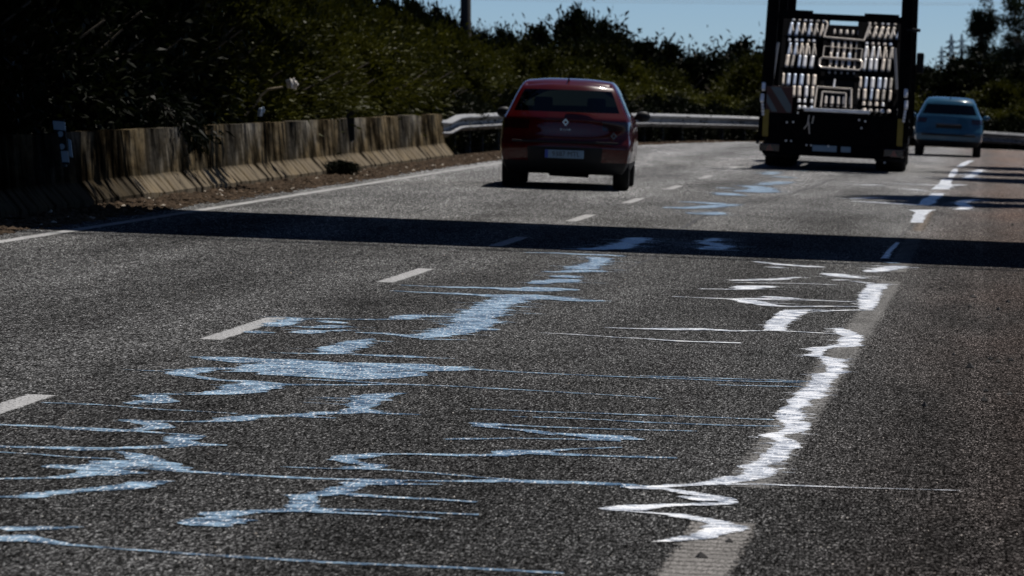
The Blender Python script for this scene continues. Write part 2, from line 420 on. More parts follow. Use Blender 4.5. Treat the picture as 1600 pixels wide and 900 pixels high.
for (ya, yb), mt, wd, lab in (((930, 816), 'rumble_line', .25, 'clean ribbed length of the right edge line nearest the camera'), ((762, 440), 'worn_line', .24, 'worn grey length of the right edge line beside the white sealant'),
                              ((425, 372), 'worn_line', .24, 'faint length of the right edge line in and beside the bridge shadow'), ((361, 330), 'faint_line', .20, 'almost worn away length of the right edge line beyond the shadow')):
    a, b_ = P(0, ya), P(0, yb)
    def right_px(y):
        for (y0, x0), (y1, x1) in zip(RPX[:-1], RPX[1:]):
            if y0 >= y >= y1: return x0 + (x1 - x0) * (y0 - y) / (y0 - y1)
    RPX = [(960, 1041), (870, 1102), (815, 1133), (730, 1192), (640, 1254), (490, 1360), (420, 1403), (400, 1412), (340, 1446), (320, 1457)]
    ln = [tuple(P(right_px(ya + (yb - ya) * q / 30), ya + (yb - ya) * q / 30)[:2]) for q in range(31)]
    strip('edge_line', ln, wd, 0.0015, M[mt], road)['label'] = lab
dash_me = None
for k in range(-2, 12):
    y0 = 24.95 + 7.475 * k + (0.45 if k == -1 else 0)
    X = -4.27 + (0.0 if y0 < 82 else (y0 - 82) ** 2 * 0.0030)
    ln = 2.45
    if dash_me is None:
        o = strip('lane_dash', [(0, ln * i / 9) for i in range(10)], 0.15, 0.0, M['white_line'], road); dash_me = o.data
    else:
        o = link('lane_dash', dash_me, None, road)
    o.location = (X, y0, road_z(X) + 0.0015)

# ------------------------------------------------------------------ crack sealant poured over the cracks (photo pixel, photo pixel, band width in metres)
SEAL = '''
B 0,827,.13 60,826,.12 130,824,.03
B -20,842,.16 30,843,.2 60,846,.12 110,852,.06 200,859,.05 300,867,.05 400,873,.05 520,880,.05 640,885,.05 760,890,.05 880,897,.04
B -10,777,.06 40,777,.09 60,773,.12 120,768,.1 190,763,.13 230,755,.12 270,752,.04
B 70,731,.06 90,730,.16 150,731,.25 200,728,.32 235,726,.35 262,732,.22 280,737,.12 320,739,.1 400,744,.08 500,749,.07 600,751,.07 700,752.5,.06 780,752,.12 850,754,.14 920,756,.14 980,758,.1 1000,762,.16
B 230,722,.14 218,713,.12 185,706,.05
B 205,712,.1 228,720,.16 240,727,.14
B -10,749,.05 60,748,.06 110,746,.1 150,741,.18 200,736,.2
B -10,706.5,.04 50,710,.05 100,714,.05 180,718,.05
B -10,698,.08 60,700,.1 120,702,.15 160,702,.12 210,700.5,.1 260,698,.13 300,695,.13 340,696,.08 355,696.5,.03
B 290,694,.14 278,687,.14 298,682,.12 318,681,.05
B -10,664,.07 60,667,.1 120,670,.11 180,673,.13 215,674,.11 260,678,.06 310,681,.08
B 185,657,.05 215,658,.12 236,663,.14 252,666,.14 236,670,.13 220,672,.08
B 225,659,.07 290,659.5,.06 350,659,.12 370,656,.18 390,652,.15 420,651,.14 450,650.5,.1 490,647,.13 540,645,.13 575,644,.17 600,646.5,.1 640,648,.06 660,649,.03
B 470,651,.16 500,653,.07 525,654,.03
B 558,644,.14 562,637,.12 572,629,.15 592,625,.16 612,625,.03
B 550,621,.04 575,621,.18 592,618,.15 610,616,.1 636,615,.03
B 572,629,.13 578,624,.13 582,620,.13
B 65,630,.05 150,633,.06 210,637.5,.05 260,641,.04 320,644,.04 370,647,.04
B 195,631,.05 235,629,.14 258,627,.14 246,622,.14 232,618.5,.15 217,618,.05
B 235,616,.06 280,616.5,.07 320,617,.09 345,615,.16 370,611,.28 395,604,.3 412,601,.22 395,597,.15 350,595,.11 310,590,.12 284,586,.16 298,580,.18 330,576.5,.13 380,577,.1 430,578.5,.11 460,581,.16 500,588,.25
B 338,605,.04 360,607,.14 385,606,.1
B 296,558,.05 320,559,.16 350,561,.3 400,564,.4 450,567,.5 480,571,.8 520,575,1.2 560,580,1.25 600,585,.95 640,586,.5 664,588,.06
B 560,573,.5 620,572,.3 660,575,.15 700,576,.08 760,579,.06 850,584,.06 950,588.5,.06 1050,592,.06 1150,596,.06 1250,598,.06
B 1000,588,.04 1130,592,.05 1220,595,.05 1265,597,.05
B 1120,602,.04 1200,604,.05 1255,605,.05
B 470,593,.05 560,597,.09 620,601,.1 700,604,.06 800,609,.05 900,615,.05 1000,621,.05 1035,624,.02
B 420,601,.15 480,602,.1 560,602,.06 640,601,.07
B 550,554,.08 600,557,.15 640,558,.15 680,560,.06 711,561,.02
B 420,552,.03 480,553,.07 510,553,.12 530,549,.22 543,543,.24 555,537,.18 568,533,.1 582,530,.04
B 392,521,.08 408,519.5,.28 425,521,.06
B 425,511,.1 442,505,.14 456,500,.12 464,497,.05
B 462,498,.06 520,499,.07 580,500,.07 620,499,.09 640,495,.22 665,494,.22 720,496,.2 742,492,.3
B 498,502,.1 520,504,.22 538,506,.06
B 470,512,.06 500,512,.18 540,510,.14
B 460,521,.1 480,519.5,.3 497,517,.1
B 520,518,.1 540,516,.05
B 555,520,.06 600,522,.12 640,526,.15 660,528,.28 690,522,.3 720,515,.4 750,515,.35 782,515.5,.04
B 655,530,.1 690,531,.07 730,532,.03
B 722,516,.3 738,506,.32 746,496,.3 758,486,.3 778,476,.3 800,467,.32
B 690,507,.05 718,509,.25 735,508,.2
B 710,485,.05 750,487,.18 770,486,.2
B 740,498,.2 775,493,.12 803,493,.04
B 740,507,.2 775,504,.08 790,503,.03
B 800,467,.4 835,466,.4 870,466,.35 892,470,.2 955,471,.03
B 625,446,.06 690,449,.12 740,450,.22 790,451,.45 825,453,.55 862,452,.45 902,454,.1
B 610,455,.06 660,457.5,.1 720,460,.22 770,463,.4 810,463,.4 850,462,.2
B 832,444,.06 852,441,.3 875,440,.35 888,437,.2
B 875,434,.3 890,432,.35 908,433,.1
B 846,425,.05 880,425.5,.25 920,424,.4 950,425,.08
B 900,421,.2 912,419,.35 930,412,.22 938,406,.22 925,402,.1
B 940,408,.16 962,409,.06
B 818,395,.04 870,396,.15 900,397.5,.3 940,399,.35 978,401,.08
B 903,390,.2 950,389,.35 970,384,.35 985,379,.25 998,373,.35 1012,372,.08
B 735,640,.04 780,641.5,.05 850,644.5,.05 950,647.5,.05 1050,651,.05 1150,654.5,.05 1210,657,.05
B 800,652,.03 850,653.5,.05 920,656,.05 1000,660.5,.06 1090,664,.06 1150,666,.05 1220,667,.05
B 736,661.5,.05 760,664.5,.17 790,664.5,.1 850,668,.06 950,671.5,.06 1050,674,.06 1090,675,.03
B 745,666,.1 770,668.5,.08 820,673,.07 850,677,.12 866,681,.05
B 865,677.5,.05 920,682,.2 950,685,.28 980,687,.18 1008,688,.03
B 695,687.5,.05 740,687,.06 800,686,.05 860,687,.05 920,688.5,.05 970,690,.06
B 520,720,.04 532,717.5,.14 557,714,.12 600,710.5,.09 650,711,.08 720,713,.08 780,713,.1 810,708,.2 840,708,.22 870,711,.12 920,712.5,.08 1000,715.5,.08 1058,717,.07
B 855,706,.05 900,703,.05 970,700,.04
B 528,719,.14 545,722.5,.1 568,726,.08 590,729,.16 607,728.5,.05
B 540,733,.1 570,732,.13 592,730,.08
B 438,731,.03 500,733,.05 600,735.5,.04 680,741,.05 750,747,.05 800,751,.06
B 535,758,.08 555,757.5,.18 585,756,.2 605,753,.16 622,751.5,.1
B 552,758,.12 545,764,.12 530,770,.12 500,774,.12
B 590,757,.15 640,758,.08 692,758.5,.02
B 445,776,.05 490,774.5,.09 530,772,.13 560,775.5,.1 600,778,.07 680,782,.06 745,786,.05
B 476,775,.11 472,782,.115 478,789,.11 474,797,.11
B 290,822,.05 318,820.5,.22 345,815,.2 385,814,.1 402,815.5,.03
B 314,807,.05 340,806,.16 370,803,.12 400,801,.1 450,799,.11 480,798.5,.13 520,802,.08 600,806,.06 680,812,.05 688,812.5,.02
B 500,797,.07 560,799,.05 650,802,.06 748,806,.05
B 335,818,.12 345,811,.12 350,806,.12
W 985,761,.05 1000,764,.13 1040,766,.07 1080,772,.1 1108,777,.12 1128,782,.12 1138,787.5,.07 1110,789,.1 1060,790,.09 1010,793,.12 980,796,.16 950,798,.1 940,798,.03
W 1000,764,.12 1040,761,.07 1080,759,.08 1112,757,.1 1145,752,.13 1165,747,.13
W 1062,777,.04 1095,781,.14 1120,784,.12
W 960,799,.05 1030,804,.05 1065,808,.12 1090,812,.12 1115,818,.12 1136,824,.12 1112,834,.12 1085,841,.12 1050,846,.07 1018,848,.02
W 1120,820,.08 1150,824,.1 1148,830,.08 1122,834,.08
W 1130,759,.06 1180,758,.05 1260,761,.04 1400,765.5,.025 1500,768,.02
W 1310,446,.04 1260,444,.05 1200,443,.05 1145,442,.04
W 1130,453,.04 1165,452,.15 1180,449,.35 1200,448,.2 1206,449,.05
W 1095,452.5,.05 1140,452.5,.06
W 1140,439,.06 1215,437,.12 1245,434,.06
W 1178,409,.05 1220,414,.16 1260,417,.32 1290,418,.06
W 1203,418.5,.12 1218,418,.1
W 1297,428,.1 1315,432,.38 1348,436,.06
W 1300,438.5,.05 1322,438,.1
W 1330,440,.05 1365,444,.09
W 1345,473,.06 1280,470.5,.06 1230,469,.1 1190,467.5,.16 1140,468,.08 1050,464,.04
W 1345,480,.06 1290,479.5,.07 1240,480,.09 1205,478,.16 1182,474,.18 1160,469,.15
W 1195,464,.05 1218,466,.3 1242,468,.12
W 1362,485,.07 1310,486,.06 1270,487.5,.07 1255,486,.12
W 1195,517,.05 1250,519.5,.06 1308,523,.05
W 945,513,.04 1000,515,.07 1060,515.5,.2 1100,515.5,.26 1140,518,.12 1196,518,.03
W 842,521,.03 900,524,.05 960,528,.05 1000,530,.05 1060,534,.08 1158,537,.08
W 1358,426,.08 1385,421,.3 1408,416.5,.1
B 1095,378,.2 1110,376.5,.2 1119,373,.06
B 1103,379,.2 1120,384,.3 1137,386.5,.08
B 1118,386,.25 1112,391,.3 1104,388,.1
B 1385,411,.25 1405,411.5,.06
W 1343,289.3,.12 1372,289.5,.5 1380,290,.1
W 1378,286.5,.2 1420,288,.35 1470,290,.4 1505,289,.2
W 1330,311,.12 1372,309.5,.3
W 1340,315,.15 1390,318,.4 1440,321,.5 1462,322,.2
W 1418,296,.2 1448,298.5,.3
W 1500,273,.2 1515,272.5,.2
W 1532,265.5,.12 1528,268,.16 1524,271,.16 1518,275,.16 1513,279,.16 1537,280,.2
W 1526,312.5,.12 1511,314,.16 1501,318,.16 1508,322,.16 1510,325,.16 1499,328,.14
B 1035,325,.12 1058,325.5,.4 1100,324.5,.35 1125,322,.4 1148,320,.2
B 1062,316,.12 1095,317,.45 1108,318,.5 1122,320,.2
B 1083,333,.12 1102,335.5,.5 1122,332,.2
B 1126,294.5,.2 1145,294.5,.5
B 1134,302,.4 1140,305,.55 1148,306,.3
B 1148,290.5,.2 1172,291,.4 1190,294,.5 1212,301,.12
B 1158,300,.4 1176,300,.7 1190,295,.3
B 1188,289.5,.15 1210,287,.5 1230,284.5,.3
B 1215,276,.2 1228,277.5,.6 1244,278.5,.15
B 1200,273,.3 1210,269,.4
B 1248,267.5,.2 1258,268,.2
'''
WIDE = [  # long pale runs along the edge line: (photo y, left px, right px)
 [(445, 1355, 1387), (450, 1353, 1385), (457, 1345, 1378), (463, 1342, 1376), (470, 1340, 1374), (477, 1340, 1371), (484, 1342, 1364)],
 [(484.5, 1222, 1266), (490, 1213, 1258), (497, 1206, 1246), (503, 1198, 1238), (510, 1193, 1230), (517.5, 1192, 1232)],
 [(513, 1300, 1318), (517, 1303, 1328), (522, 1307, 1340), (526, 1318, 1348), (530.5, 1307, 1351), (536, 1311, 1342), (541, 1296, 1351), (544, 1262, 1300), (547, 1258, 1292),
  (551, 1270, 1287), (556, 1253, 1284), (559, 1280, 1300), (563, 1284, 1326), (568, 1283, 1316), (572, 1293, 1327), (577, 1289, 1317), (582, 1292, 1328), (585.5, 1266, 1310),
  (590, 1268, 1308), (600, 1262, 1298), (610, 1250, 1294), (615, 1240, 1292), (620, 1240, 1290), (627, 1229, 1262), (633, 1233, 1272), (638, 1218, 1252), (644, 1214, 1254),
  (650, 1206, 1262), (657, 1216, 1250), (663, 1222, 1266), (668, 1226, 1266), (675, 1215, 1257), (681, 1183, 1224), (686, 1205, 1236), (692, 1210, 1246), (698, 1206, 1252),
  (705, 1198, 1238), (713, 1187, 1232), (720, 1183, 1230), (725, 1172, 1208), (729, 1150, 1198), (735, 1162, 1218), (741, 1160, 1214), (747, 1148, 1200), (751, 1130, 1166)],
 [(328, 1421, 1461), (332, 1430, 1452), (337, 1426, 1446), (342, 1425, 1444), (348, 1422, 1443)],
 [(302, 1455, 1477), (307, 1450, 1472), (312, 1440, 1464), (317, 1437, 1462), (320.5, 1434, 1453)],
 [(280, 1472, 1488), (285, 1468, 1487), (290, 1463, 1489), (296, 1455, 1483)],
 [(264, 1489, 1497), (270, 1484, 1496), (277, 1481, 1491)],
 [(251, 1511, 1522), (256, 1500, 1513), (261, 1494, 1504)],
 [(379, 1399, 1406), (386, 1391, 1401), (395, 1383, 1393), (404, 1376, 1389)],
]
seal_count = [0]
def seal_mesh(Lp, Rp, mat, spurs=()):
    """closed low ribbon from matched left and right border points (x, y)"""
    k = seal_count[0]; seal_count[0] += 1
    h = 0.0025 + 0.00003 * (k % 120)          # skimmed flat; each pour lies a hair above the one before
    V, F, E = [], [], []
    for (a, b) in zip(Lp, Rp):
        m = ((a[0] + b[0]) / 2, (a[1] + b[1]) / 2)
        for (x, y) in (a, m, b): V.append((x, y, road_z(x) + h))
        E += [0.0, math.dist(a, b) / 2, 0.0]
    for i in range(len(Lp) - 1):
        for q in (0, 1): F.append((i * 3 + q, (i + 1) * 3 + q, (i + 1) * 3 + q + 1, i * 3 + q + 1))
    for q, (x, y, l, wd, sk) in enumerate(spurs):                 # tongues squeezed out sideways
        b0 = len(V); z = h + 0.00003 * (q + 1) / 4
        for t in range(7):
            u = t / 6; ww = wd * (1 - u) ** 0.7 * (0.8 + 0.4 * math.sin(u * 7 + q)); xx = x + l * u; yy = y + sk * u
            for sgn, e in ((-1, 0.0), (0, ww / 2 + .012), (1, 0.0)): V.append((xx, yy + sgn * ww / 2, road_z(xx) + z)); E.append(e)
        for t in range(6):
            for k_ in (0, 1): F.append((b0 + t * 3 + k_, b0 + t * 3 + 3 + k_, b0 + t * 3 + 4 + k_, b0 + t * 3 + 1 + k_))
    me = mesh_from('crack_sealant', V, F)
    me.attributes.new('edge', 'FLOAT', 'POINT').data.foreach_set('value', E)
    o = link('crack_sealant', me, mat, road, False)
    return o
def build_seals():
    R = random.Random(11)
    for line in SEAL.strip().splitlines():
        it = line.split(); mat = M['seal'] if it[0] == 'B' else M['seal_pale']
        pts = []
        for s in it[1:]:
            x, y, wd = map(float, s.split(','))
            p = P(x, y); pts.append((p.x, p.y, wd))
        # Catmull-Rom through the points
        D = []
        for i in range(len(pts) - 1):
            p0, p1, p2, p3 = pts[max(0, i - 1)], pts[i], pts[i + 1], pts[min(len(pts) - 1, i + 2)]
            n = max(2, min(60, int(math.dist(p1[:2], p2[:2]) / 0.045)))
            for k in range(n):
                t = k / n
                def cr(a, b, c, d): return 0.5 * (2 * b + (c - a) * t + (2 * a - 5 * b + 4 * c - d) * t * t + (3 * b - a - 3 * c + d) * t ** 3)
                lin = lambda a, b: a + (b - a) * t
                x = 0.6 * cr(p0[0], p1[0], p2[0], p3[0]) + 0.4 * lin(p1[0], p2[0])
                y = 0.6 * cr(p0[1], p1[1], p2[1], p3[1]) + 0.4 * lin(p1[1], p2[1])
                D.append((x, y, max(0.016, lin(p1[2], p2[2])) * (1.0 if y < 25 else 1.12 if lin(p1[2], p2[2]) < .2 else .78)))
        D.append(pts[-1])
        Lp, Rp = [], []
        ja = jb = 0.0; SP = []
        for i, (x, y, wd) in enumerate(D):
            a = D[max(0, i - 2)]; c = D[min(len(D) - 1, i + 2)]
            t = Vector((c[0] - a[0], c[1] - a[1])); t = t.normalized() if t.length > 1e-6 else Vector((1, 0))
            n = Vector((-t.y, t.x))
            ja = ja * 0.55 + R.gauss(0, 0.16); jb = jb * 0.55 + R.gauss(0, 0.16)
            Lp.append((x + n.x * wd / 2 * (1 + ja), y + n.y * wd / 2 * (1 + ja)))
            Rp.append((x - n.x * wd / 2 * (1 + jb), y - n.y * wd / 2 * (1 + jb)))
            if y > 19 and (abs(t.y) > 0.55 and R.random() < (0.5 if y > 27 else 0.22) or wd > .3 and R.random() < .2):
                sgn = R.choice((-1, 1)); e = wd * .42
                SP.append((x + sgn * e * abs(n.x) * .8, y + R.uniform(-.5, .5) * (wd if abs(t.y) < .5 else .05), sgn * R.choice((.05, .08, .12, .2, .3)) * R.uniform(.7, 1.2), R.uniform(.02, .055) * (1 + y / 50), R.uniform(-.03, .03)))
        seal_mesh(Lp, Rp, mat, SP)
    for rows in WIDE:
        Lp, Rp = [], []
        pr = None; SP = []
        for (y, xl, xr) in rows:
            a, b = P(xl, y), P(xr, y)
            if pr is not None:
                n = max(2, min(14, int(abs(a.y - pr[0].y) / 0.05)))
                for k in range(1, n):
                    t = k / n; t2 = t * t * (3 - 2 * t)
                    q, r = pr[0].lerp(a, t), pr[1].lerp(b, t)
                    q.x = pr[0].x + (a.x - pr[0].x) * t2; r.x = pr[1].x + (b.x - pr[1].x) * t2
                    wv = (r.x - q.x)
                    Lp.append((q.x + R.gauss(0, .05) * wv, q.y)); Rp.append((r.x + (R.gauss(0, .07) + (0.14 if R.random() < .12 else 0)) * wv, r.y))
            Lp.append((a.x, a.y)); Rp.append((b.x, b.y)); pr = (a, b)
            for _ in range(2):
                sgn = R.choice((-1, 1)); q = b if sgn > 0 else a
                SP.append((q.x - sgn * .01, q.y + R.uniform(-.15, .15), sgn * R.uniform(.02, .09), R.uniform(.02, .05) * (1 + a.y / 60), 0.0))
        seal_mesh(Lp, Rp, M['seal_pale'], SP)
build_seals()
def road_crack(px, wd):
    pts = densify([tuple(P(x, y)[:2]) for x, y in px], 0.25)
    pts = [(x + random.uniform(-.012, .012), y) for x, y in pts]
    strip('road_crack', pts, wd, 0.001, M['crack'], road)
road_crack([(1065, 357), (1090, 342), (1110, 334), (1140, 322), (1200, 310), (1240, 302), (1270, 292), (1300, 281), (1335, 267)], 0.035)
road_crack([(960, 425), (985, 416), (1008, 408), (1024, 400)], 0.03)
road_crack([(1400, 372), (1430, 352), (1444, 341)], 0.02)

# ------------------------------------------------------------------ debris: leaf litter on the verge, gravel on the hard shoulder
def lumps(name, pts, smin, smax, flat, mat, seed):
    r = np.random.default_rng(seed); n = len(pts)
    base = np.array([(1, 0, 0), (0, 1, 0), (-1, 0, 0), (0, -1, 0), (0, 0, 1), (0, 0, -1)], float)
    V = base[None] * (0.7 + 0.6 * r.random((n, 6, 1)))
    ang = r.random(n) * 6.28; c, s = np.cos(ang), np.sin(ang)
    x = V[:, :, 0] * c[:, None] - V[:, :, 1] * s[:, None]; y = V[:, :, 0] * s[:, None] + V[:, :, 1] * c[:, None]
    V[:, :, 0], V[:, :, 1] = x, y
    sc = smin + (smax - smin) * r.random(n) ** 2.2
    V *= sc[:, None, None]; V[:, :, 2] *= flat; V += np.array(pts)[:, None, :]
    f = np.array([(0, 1, 4), (1, 2, 4), (2, 3, 4), (3, 0, 4), (1, 0, 5), (2, 1, 5), (3, 2, 5), (0, 3, 5)])
    F = (f[None] + 6 * np.arange(n)[:, None, None]).reshape(-1, 3)
    me = bpy.data.meshes.new(name); me.from_pydata(V.reshape(-1, 3).tolist(), [], F.tolist()); me.update()
    return tag(link(name, me, mat), kind='stuff')
def scatter_verge(n, seed, d0, d1, y0=30, y1=112):
    r = random.Random(seed); pts = []
    L = offset_line(densify(LEFT, 1.0), 0); N = offset_line(densify(LEFT, 1.0), 1)
    idx = [i for i, p in enumerate(L) if y0 < p[1] < y1 and p[0] < 0]
    while len(pts) < n:
        i = r.choice(idx); d = r.uniform(d0, d1); u = r.random()
        x = L[i][0] + (N[i][0] - L[i][0]) * d + r.uniform(-.3, .3) * 0.1; y = L[i][1] + (N[i][1] - L[i][1]) * d + r.uniform(-.6, .6)
        pts.append((x, y, road_z(x) + 0.004))
    return pts
lumps('leaf_litter', scatter_verge(9000, 3, 0.28, 1.3), 0.012, 0.07, 0.45, M['litter'], 1)
lumps('verge_gravel', scatter_verge(420, 4, 0.35, 1.25), 0.01, 0.045, 0.5, M['pale_stone'], 2)
pts = []
rr = random.Random(8)
for (x, y) in [(1487, 441), (1470, 452), (1520, 465), (1575, 473), (1560, 485), (1490, 480), (1515, 480), (1545, 497), (1490, 555), (1548, 562), (1560, 566), (1580, 564), (1515, 575), (1540, 612), (1578, 617), (1537, 627), (1445, 635), (1582, 352), (1140, 848), (1095, 872), (1560, 382)]:
    p = P(x, y); pts.append((p.x, p.y, p.z + 0.004))
lumps('shoulder_gravel', pts, 0.017, 0.030, 0.9, M['dark_stone'], 5)
pts = []
for _ in range(900):
    x = rr.uniform(-8, 1.2); y = rr.uniform(13, 90); pts.append((x, y, road_z(x) + 0.002))
lumps('bright_grit', pts, 0.002, 0.007, 0.8, M['pale_stone'], 6)

# ------------------------------------------------------------------ footbridge overhead (out of frame, casts the dark band)
def footbridge():
    k = TOSUN.y / TOSUN.z; kx = TOSUN.x / TOSUN.z
    zb, zt = 5.6, 6.1
    root = tag(empty('footbridge', (0, 42, 0)), 'concrete footbridge crossing above the road and casting the dark band', 'bridge')
    # near edge shades Y 39.75, far edge shades Y 45.95; the deck splays a little at its left end
    yn = lambda X: 39.75 + 0.003 * (X + 4) + zb * k
    yf = lambda X: 45.95 + (0.22 * (-X - 6.5) if X < -6.5 else 0) + zt * k
    bm = bmesh.new(); X0 = [-40, -20, -14, -8.5, -6.5, 0, 8, 20, 30]
    rings = []
    for X in X0:
        rings.append([bm.verts.new((X, y - 42, z)) for (y, z) in ((yn(X), zb), (yf(X), zb), (yf(X), zt), (yn(X), zt))])
    for a, b in zip(rings[:-1], rings[1:]):
        for i in range(4): bm.faces.new((a[i], a[(i + 1) % 4], b[(i + 1) % 4], b[i]))
    bm.faces.new(rings[0]); bm.faces.new(list(reversed(rings[-1])))
    from_bm('deck', bm, M['concrete'], root)
    for side in (0, 1):
        bm = bmesh.new()
        for a, b in zip(X0[:-1], X0[1:]):
            y = (lambda X: yn(X) - 0.12 - 42) if side == 0 else (lambda X: yf(X) - 0.1 - 42)
            for z, r in ((zt + 1.1, 0.13), (zt + .6, 0.04)):
                bar(bm, (a, y(a), z), (b, y(b), z), r, None, 8)
        from_bm('handrail', bm, M['galv'], root)
        post = None
        for i in range(34):
            X = -38 + i * 2.0
            if post is None:
                bm = bmesh.new(); bar(bm, (0, 0, zb + .2), (0, 0, zt + 1.1), 0.04, None, 6); o = from_bm('rail_post', bm, M['galv'], root); post = o.data
            else: o = link('rail_post', post, None, root)
            o.location = (X, y(X), 0)
    for X in (-19.0, 10.0):
        bm = bmesh.new(); box(bm, (X, (yn(X) + yf(X)) / 2 - 42, zb / 2 - .5), (0.9, 2.4, zb + .97)); from_bm('pier', bm, M['concrete'], root)
footbridge()

# ------------------------------------------------------------------ concrete barrier, delineators, guardrail
BX = -9.22
def barrier_segments():
    prof = [(-0.30, 0), (0.0, 0), (0.02, 0.0), (0.02, 0.09), (-0.145, 0.28), (-0.205, 0.80), (-0.40, 0.80), (-0.46, 0.28), (-0.62, 0.09), (-0.62, 0.0)]
    prof = prof[2:]
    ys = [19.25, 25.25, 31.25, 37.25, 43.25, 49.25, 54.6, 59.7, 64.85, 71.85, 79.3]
    labels = ['farthest left concrete barrier length, well outside the photo', 'concrete barrier length left of the frame edge', 'concrete barrier length nearest the camera on the left verge', 'dark concrete barrier length at the left edge of the photo',
              'shaded concrete barrier length carrying the white and black delineator', 'first sunlit concrete barrier length, a branch hanging over it',
              'stained concrete barrier length just past the hanging branch', 'stained concrete barrier length below the plastic bag caught in the shrubs',
              'ochre stained concrete barrier length with the dark delineator on it', 'last concrete barrier length, its end beside the steel guardrail']
    r = random.Random(2)
    for i in range(len(ys) - 1):
        L = ys[i + 1] - ys[i] - 0.03
        bm = bmesh.new(); n = max(6, int(L / 0.5)); rings = []
        for j in range(n + 1):
            y = L * j / n
            rings.append([bm.verts.new((x + r.gauss(0, .003), y, z + r.gauss(0, .004) - (0.05 if z == 0 else 0))) for x, z in prof])
        for a, b in zip(rings[:-1], rings[1:]):
            for k in range(len(prof) - 1): bm.faces.new((a[k], a[k + 1], b[k + 1], b[k]))
            bm.faces.new((a[-1], a[0], b[0], b[-1]))
        bm.faces.new(rings[0]); bm.faces.new(list(reversed(rings[-1])))
        o = from_bm('concrete_barrier', bm, M['barrier_shaded'] if i < 5 else M['barrier'])
        x = BX + r.uniform(-.02, .02)
        o.location = (x, ys[i], road_z(BX) - 0.035)
        tag(o, labels[i], 'barrier', 'concrete barrier lengths along the left verge')
barrier_segments()

def delineator(y, label, lean, chevron):
    z0 = road_z(BX) + 0.45
    root = tag(empty('delineator_post', (BX - 0.165, y, z0), (0, math.radians(lean), 0)), label, 'delineator')
    def panel(nm, z0, z1, x0, x1, m, d=0.0, sk=0.0):
        bm = bmesh.new()
        vs = [(x0, -.012 - d, z0), (x1, -.012 - d, z0 + sk), (x1, -.012 - d, z1 + sk), (x0, -.012 - d, z1)]
        f = bm.faces.new([bm.verts.new(v) for v in vs])
        e = bmesh.ops.extrude_face_region(bm, geom=[f])
        bmesh.ops.translate(bm, verts=[v for v in e['geom'] if isinstance(v, bmesh.types.BMVert)], vec=(0, .02, 0))
        return from_bm(nm, bm, m, root)
    bm = bmesh.new(); box(bm, (0, 0, 0.22), (0.12, 0.02, 0.47), None, 0.004); from_bm('post', bm, M['black_plastic'], root)
    if chevron:
        panel('white_band', 0.36, 0.45, -0.06, 0.062, M['white_plastic'], 0.004, -0.025)
        panel('white_band', 0.02, 0.135, -0.035, 0.062, M['white_plastic'], 0.004, -0.012)
        panel('white_band', 0.07, 0.25, 0.075, 0.105, M['white_plastic'], 0.006, -0.02)
        for z in (0.305, 0.175):
            bm = bmesh.new(); r = bmesh.ops.create_cone(bm, cap_ends=True, segments=20, radius1=.03, radius2=.03, depth=.012)
            bmesh.ops.transform(bm, matrix=Matrix.Translation((0.005, -.018, z)) @ Matrix.Rotation(math.pi / 2, 4, 'X'), verts=r['verts'])
            from_bm('reflector', bm, M['white_plastic'], root)
    bm = bmesh.new(); box(bm, (-0.02, 0.0, -0.02), (0.1, 0.06, 0.03)); from_bm('bracket', bm, M['galv_dark'], root)
delineator(45.9, 'leaning black delineator with white bands and two round reflectors on shaded barrier', -6, True)
delineator(67.3, 'small dark delineator standing against the ochre stained barrier', 0, False)

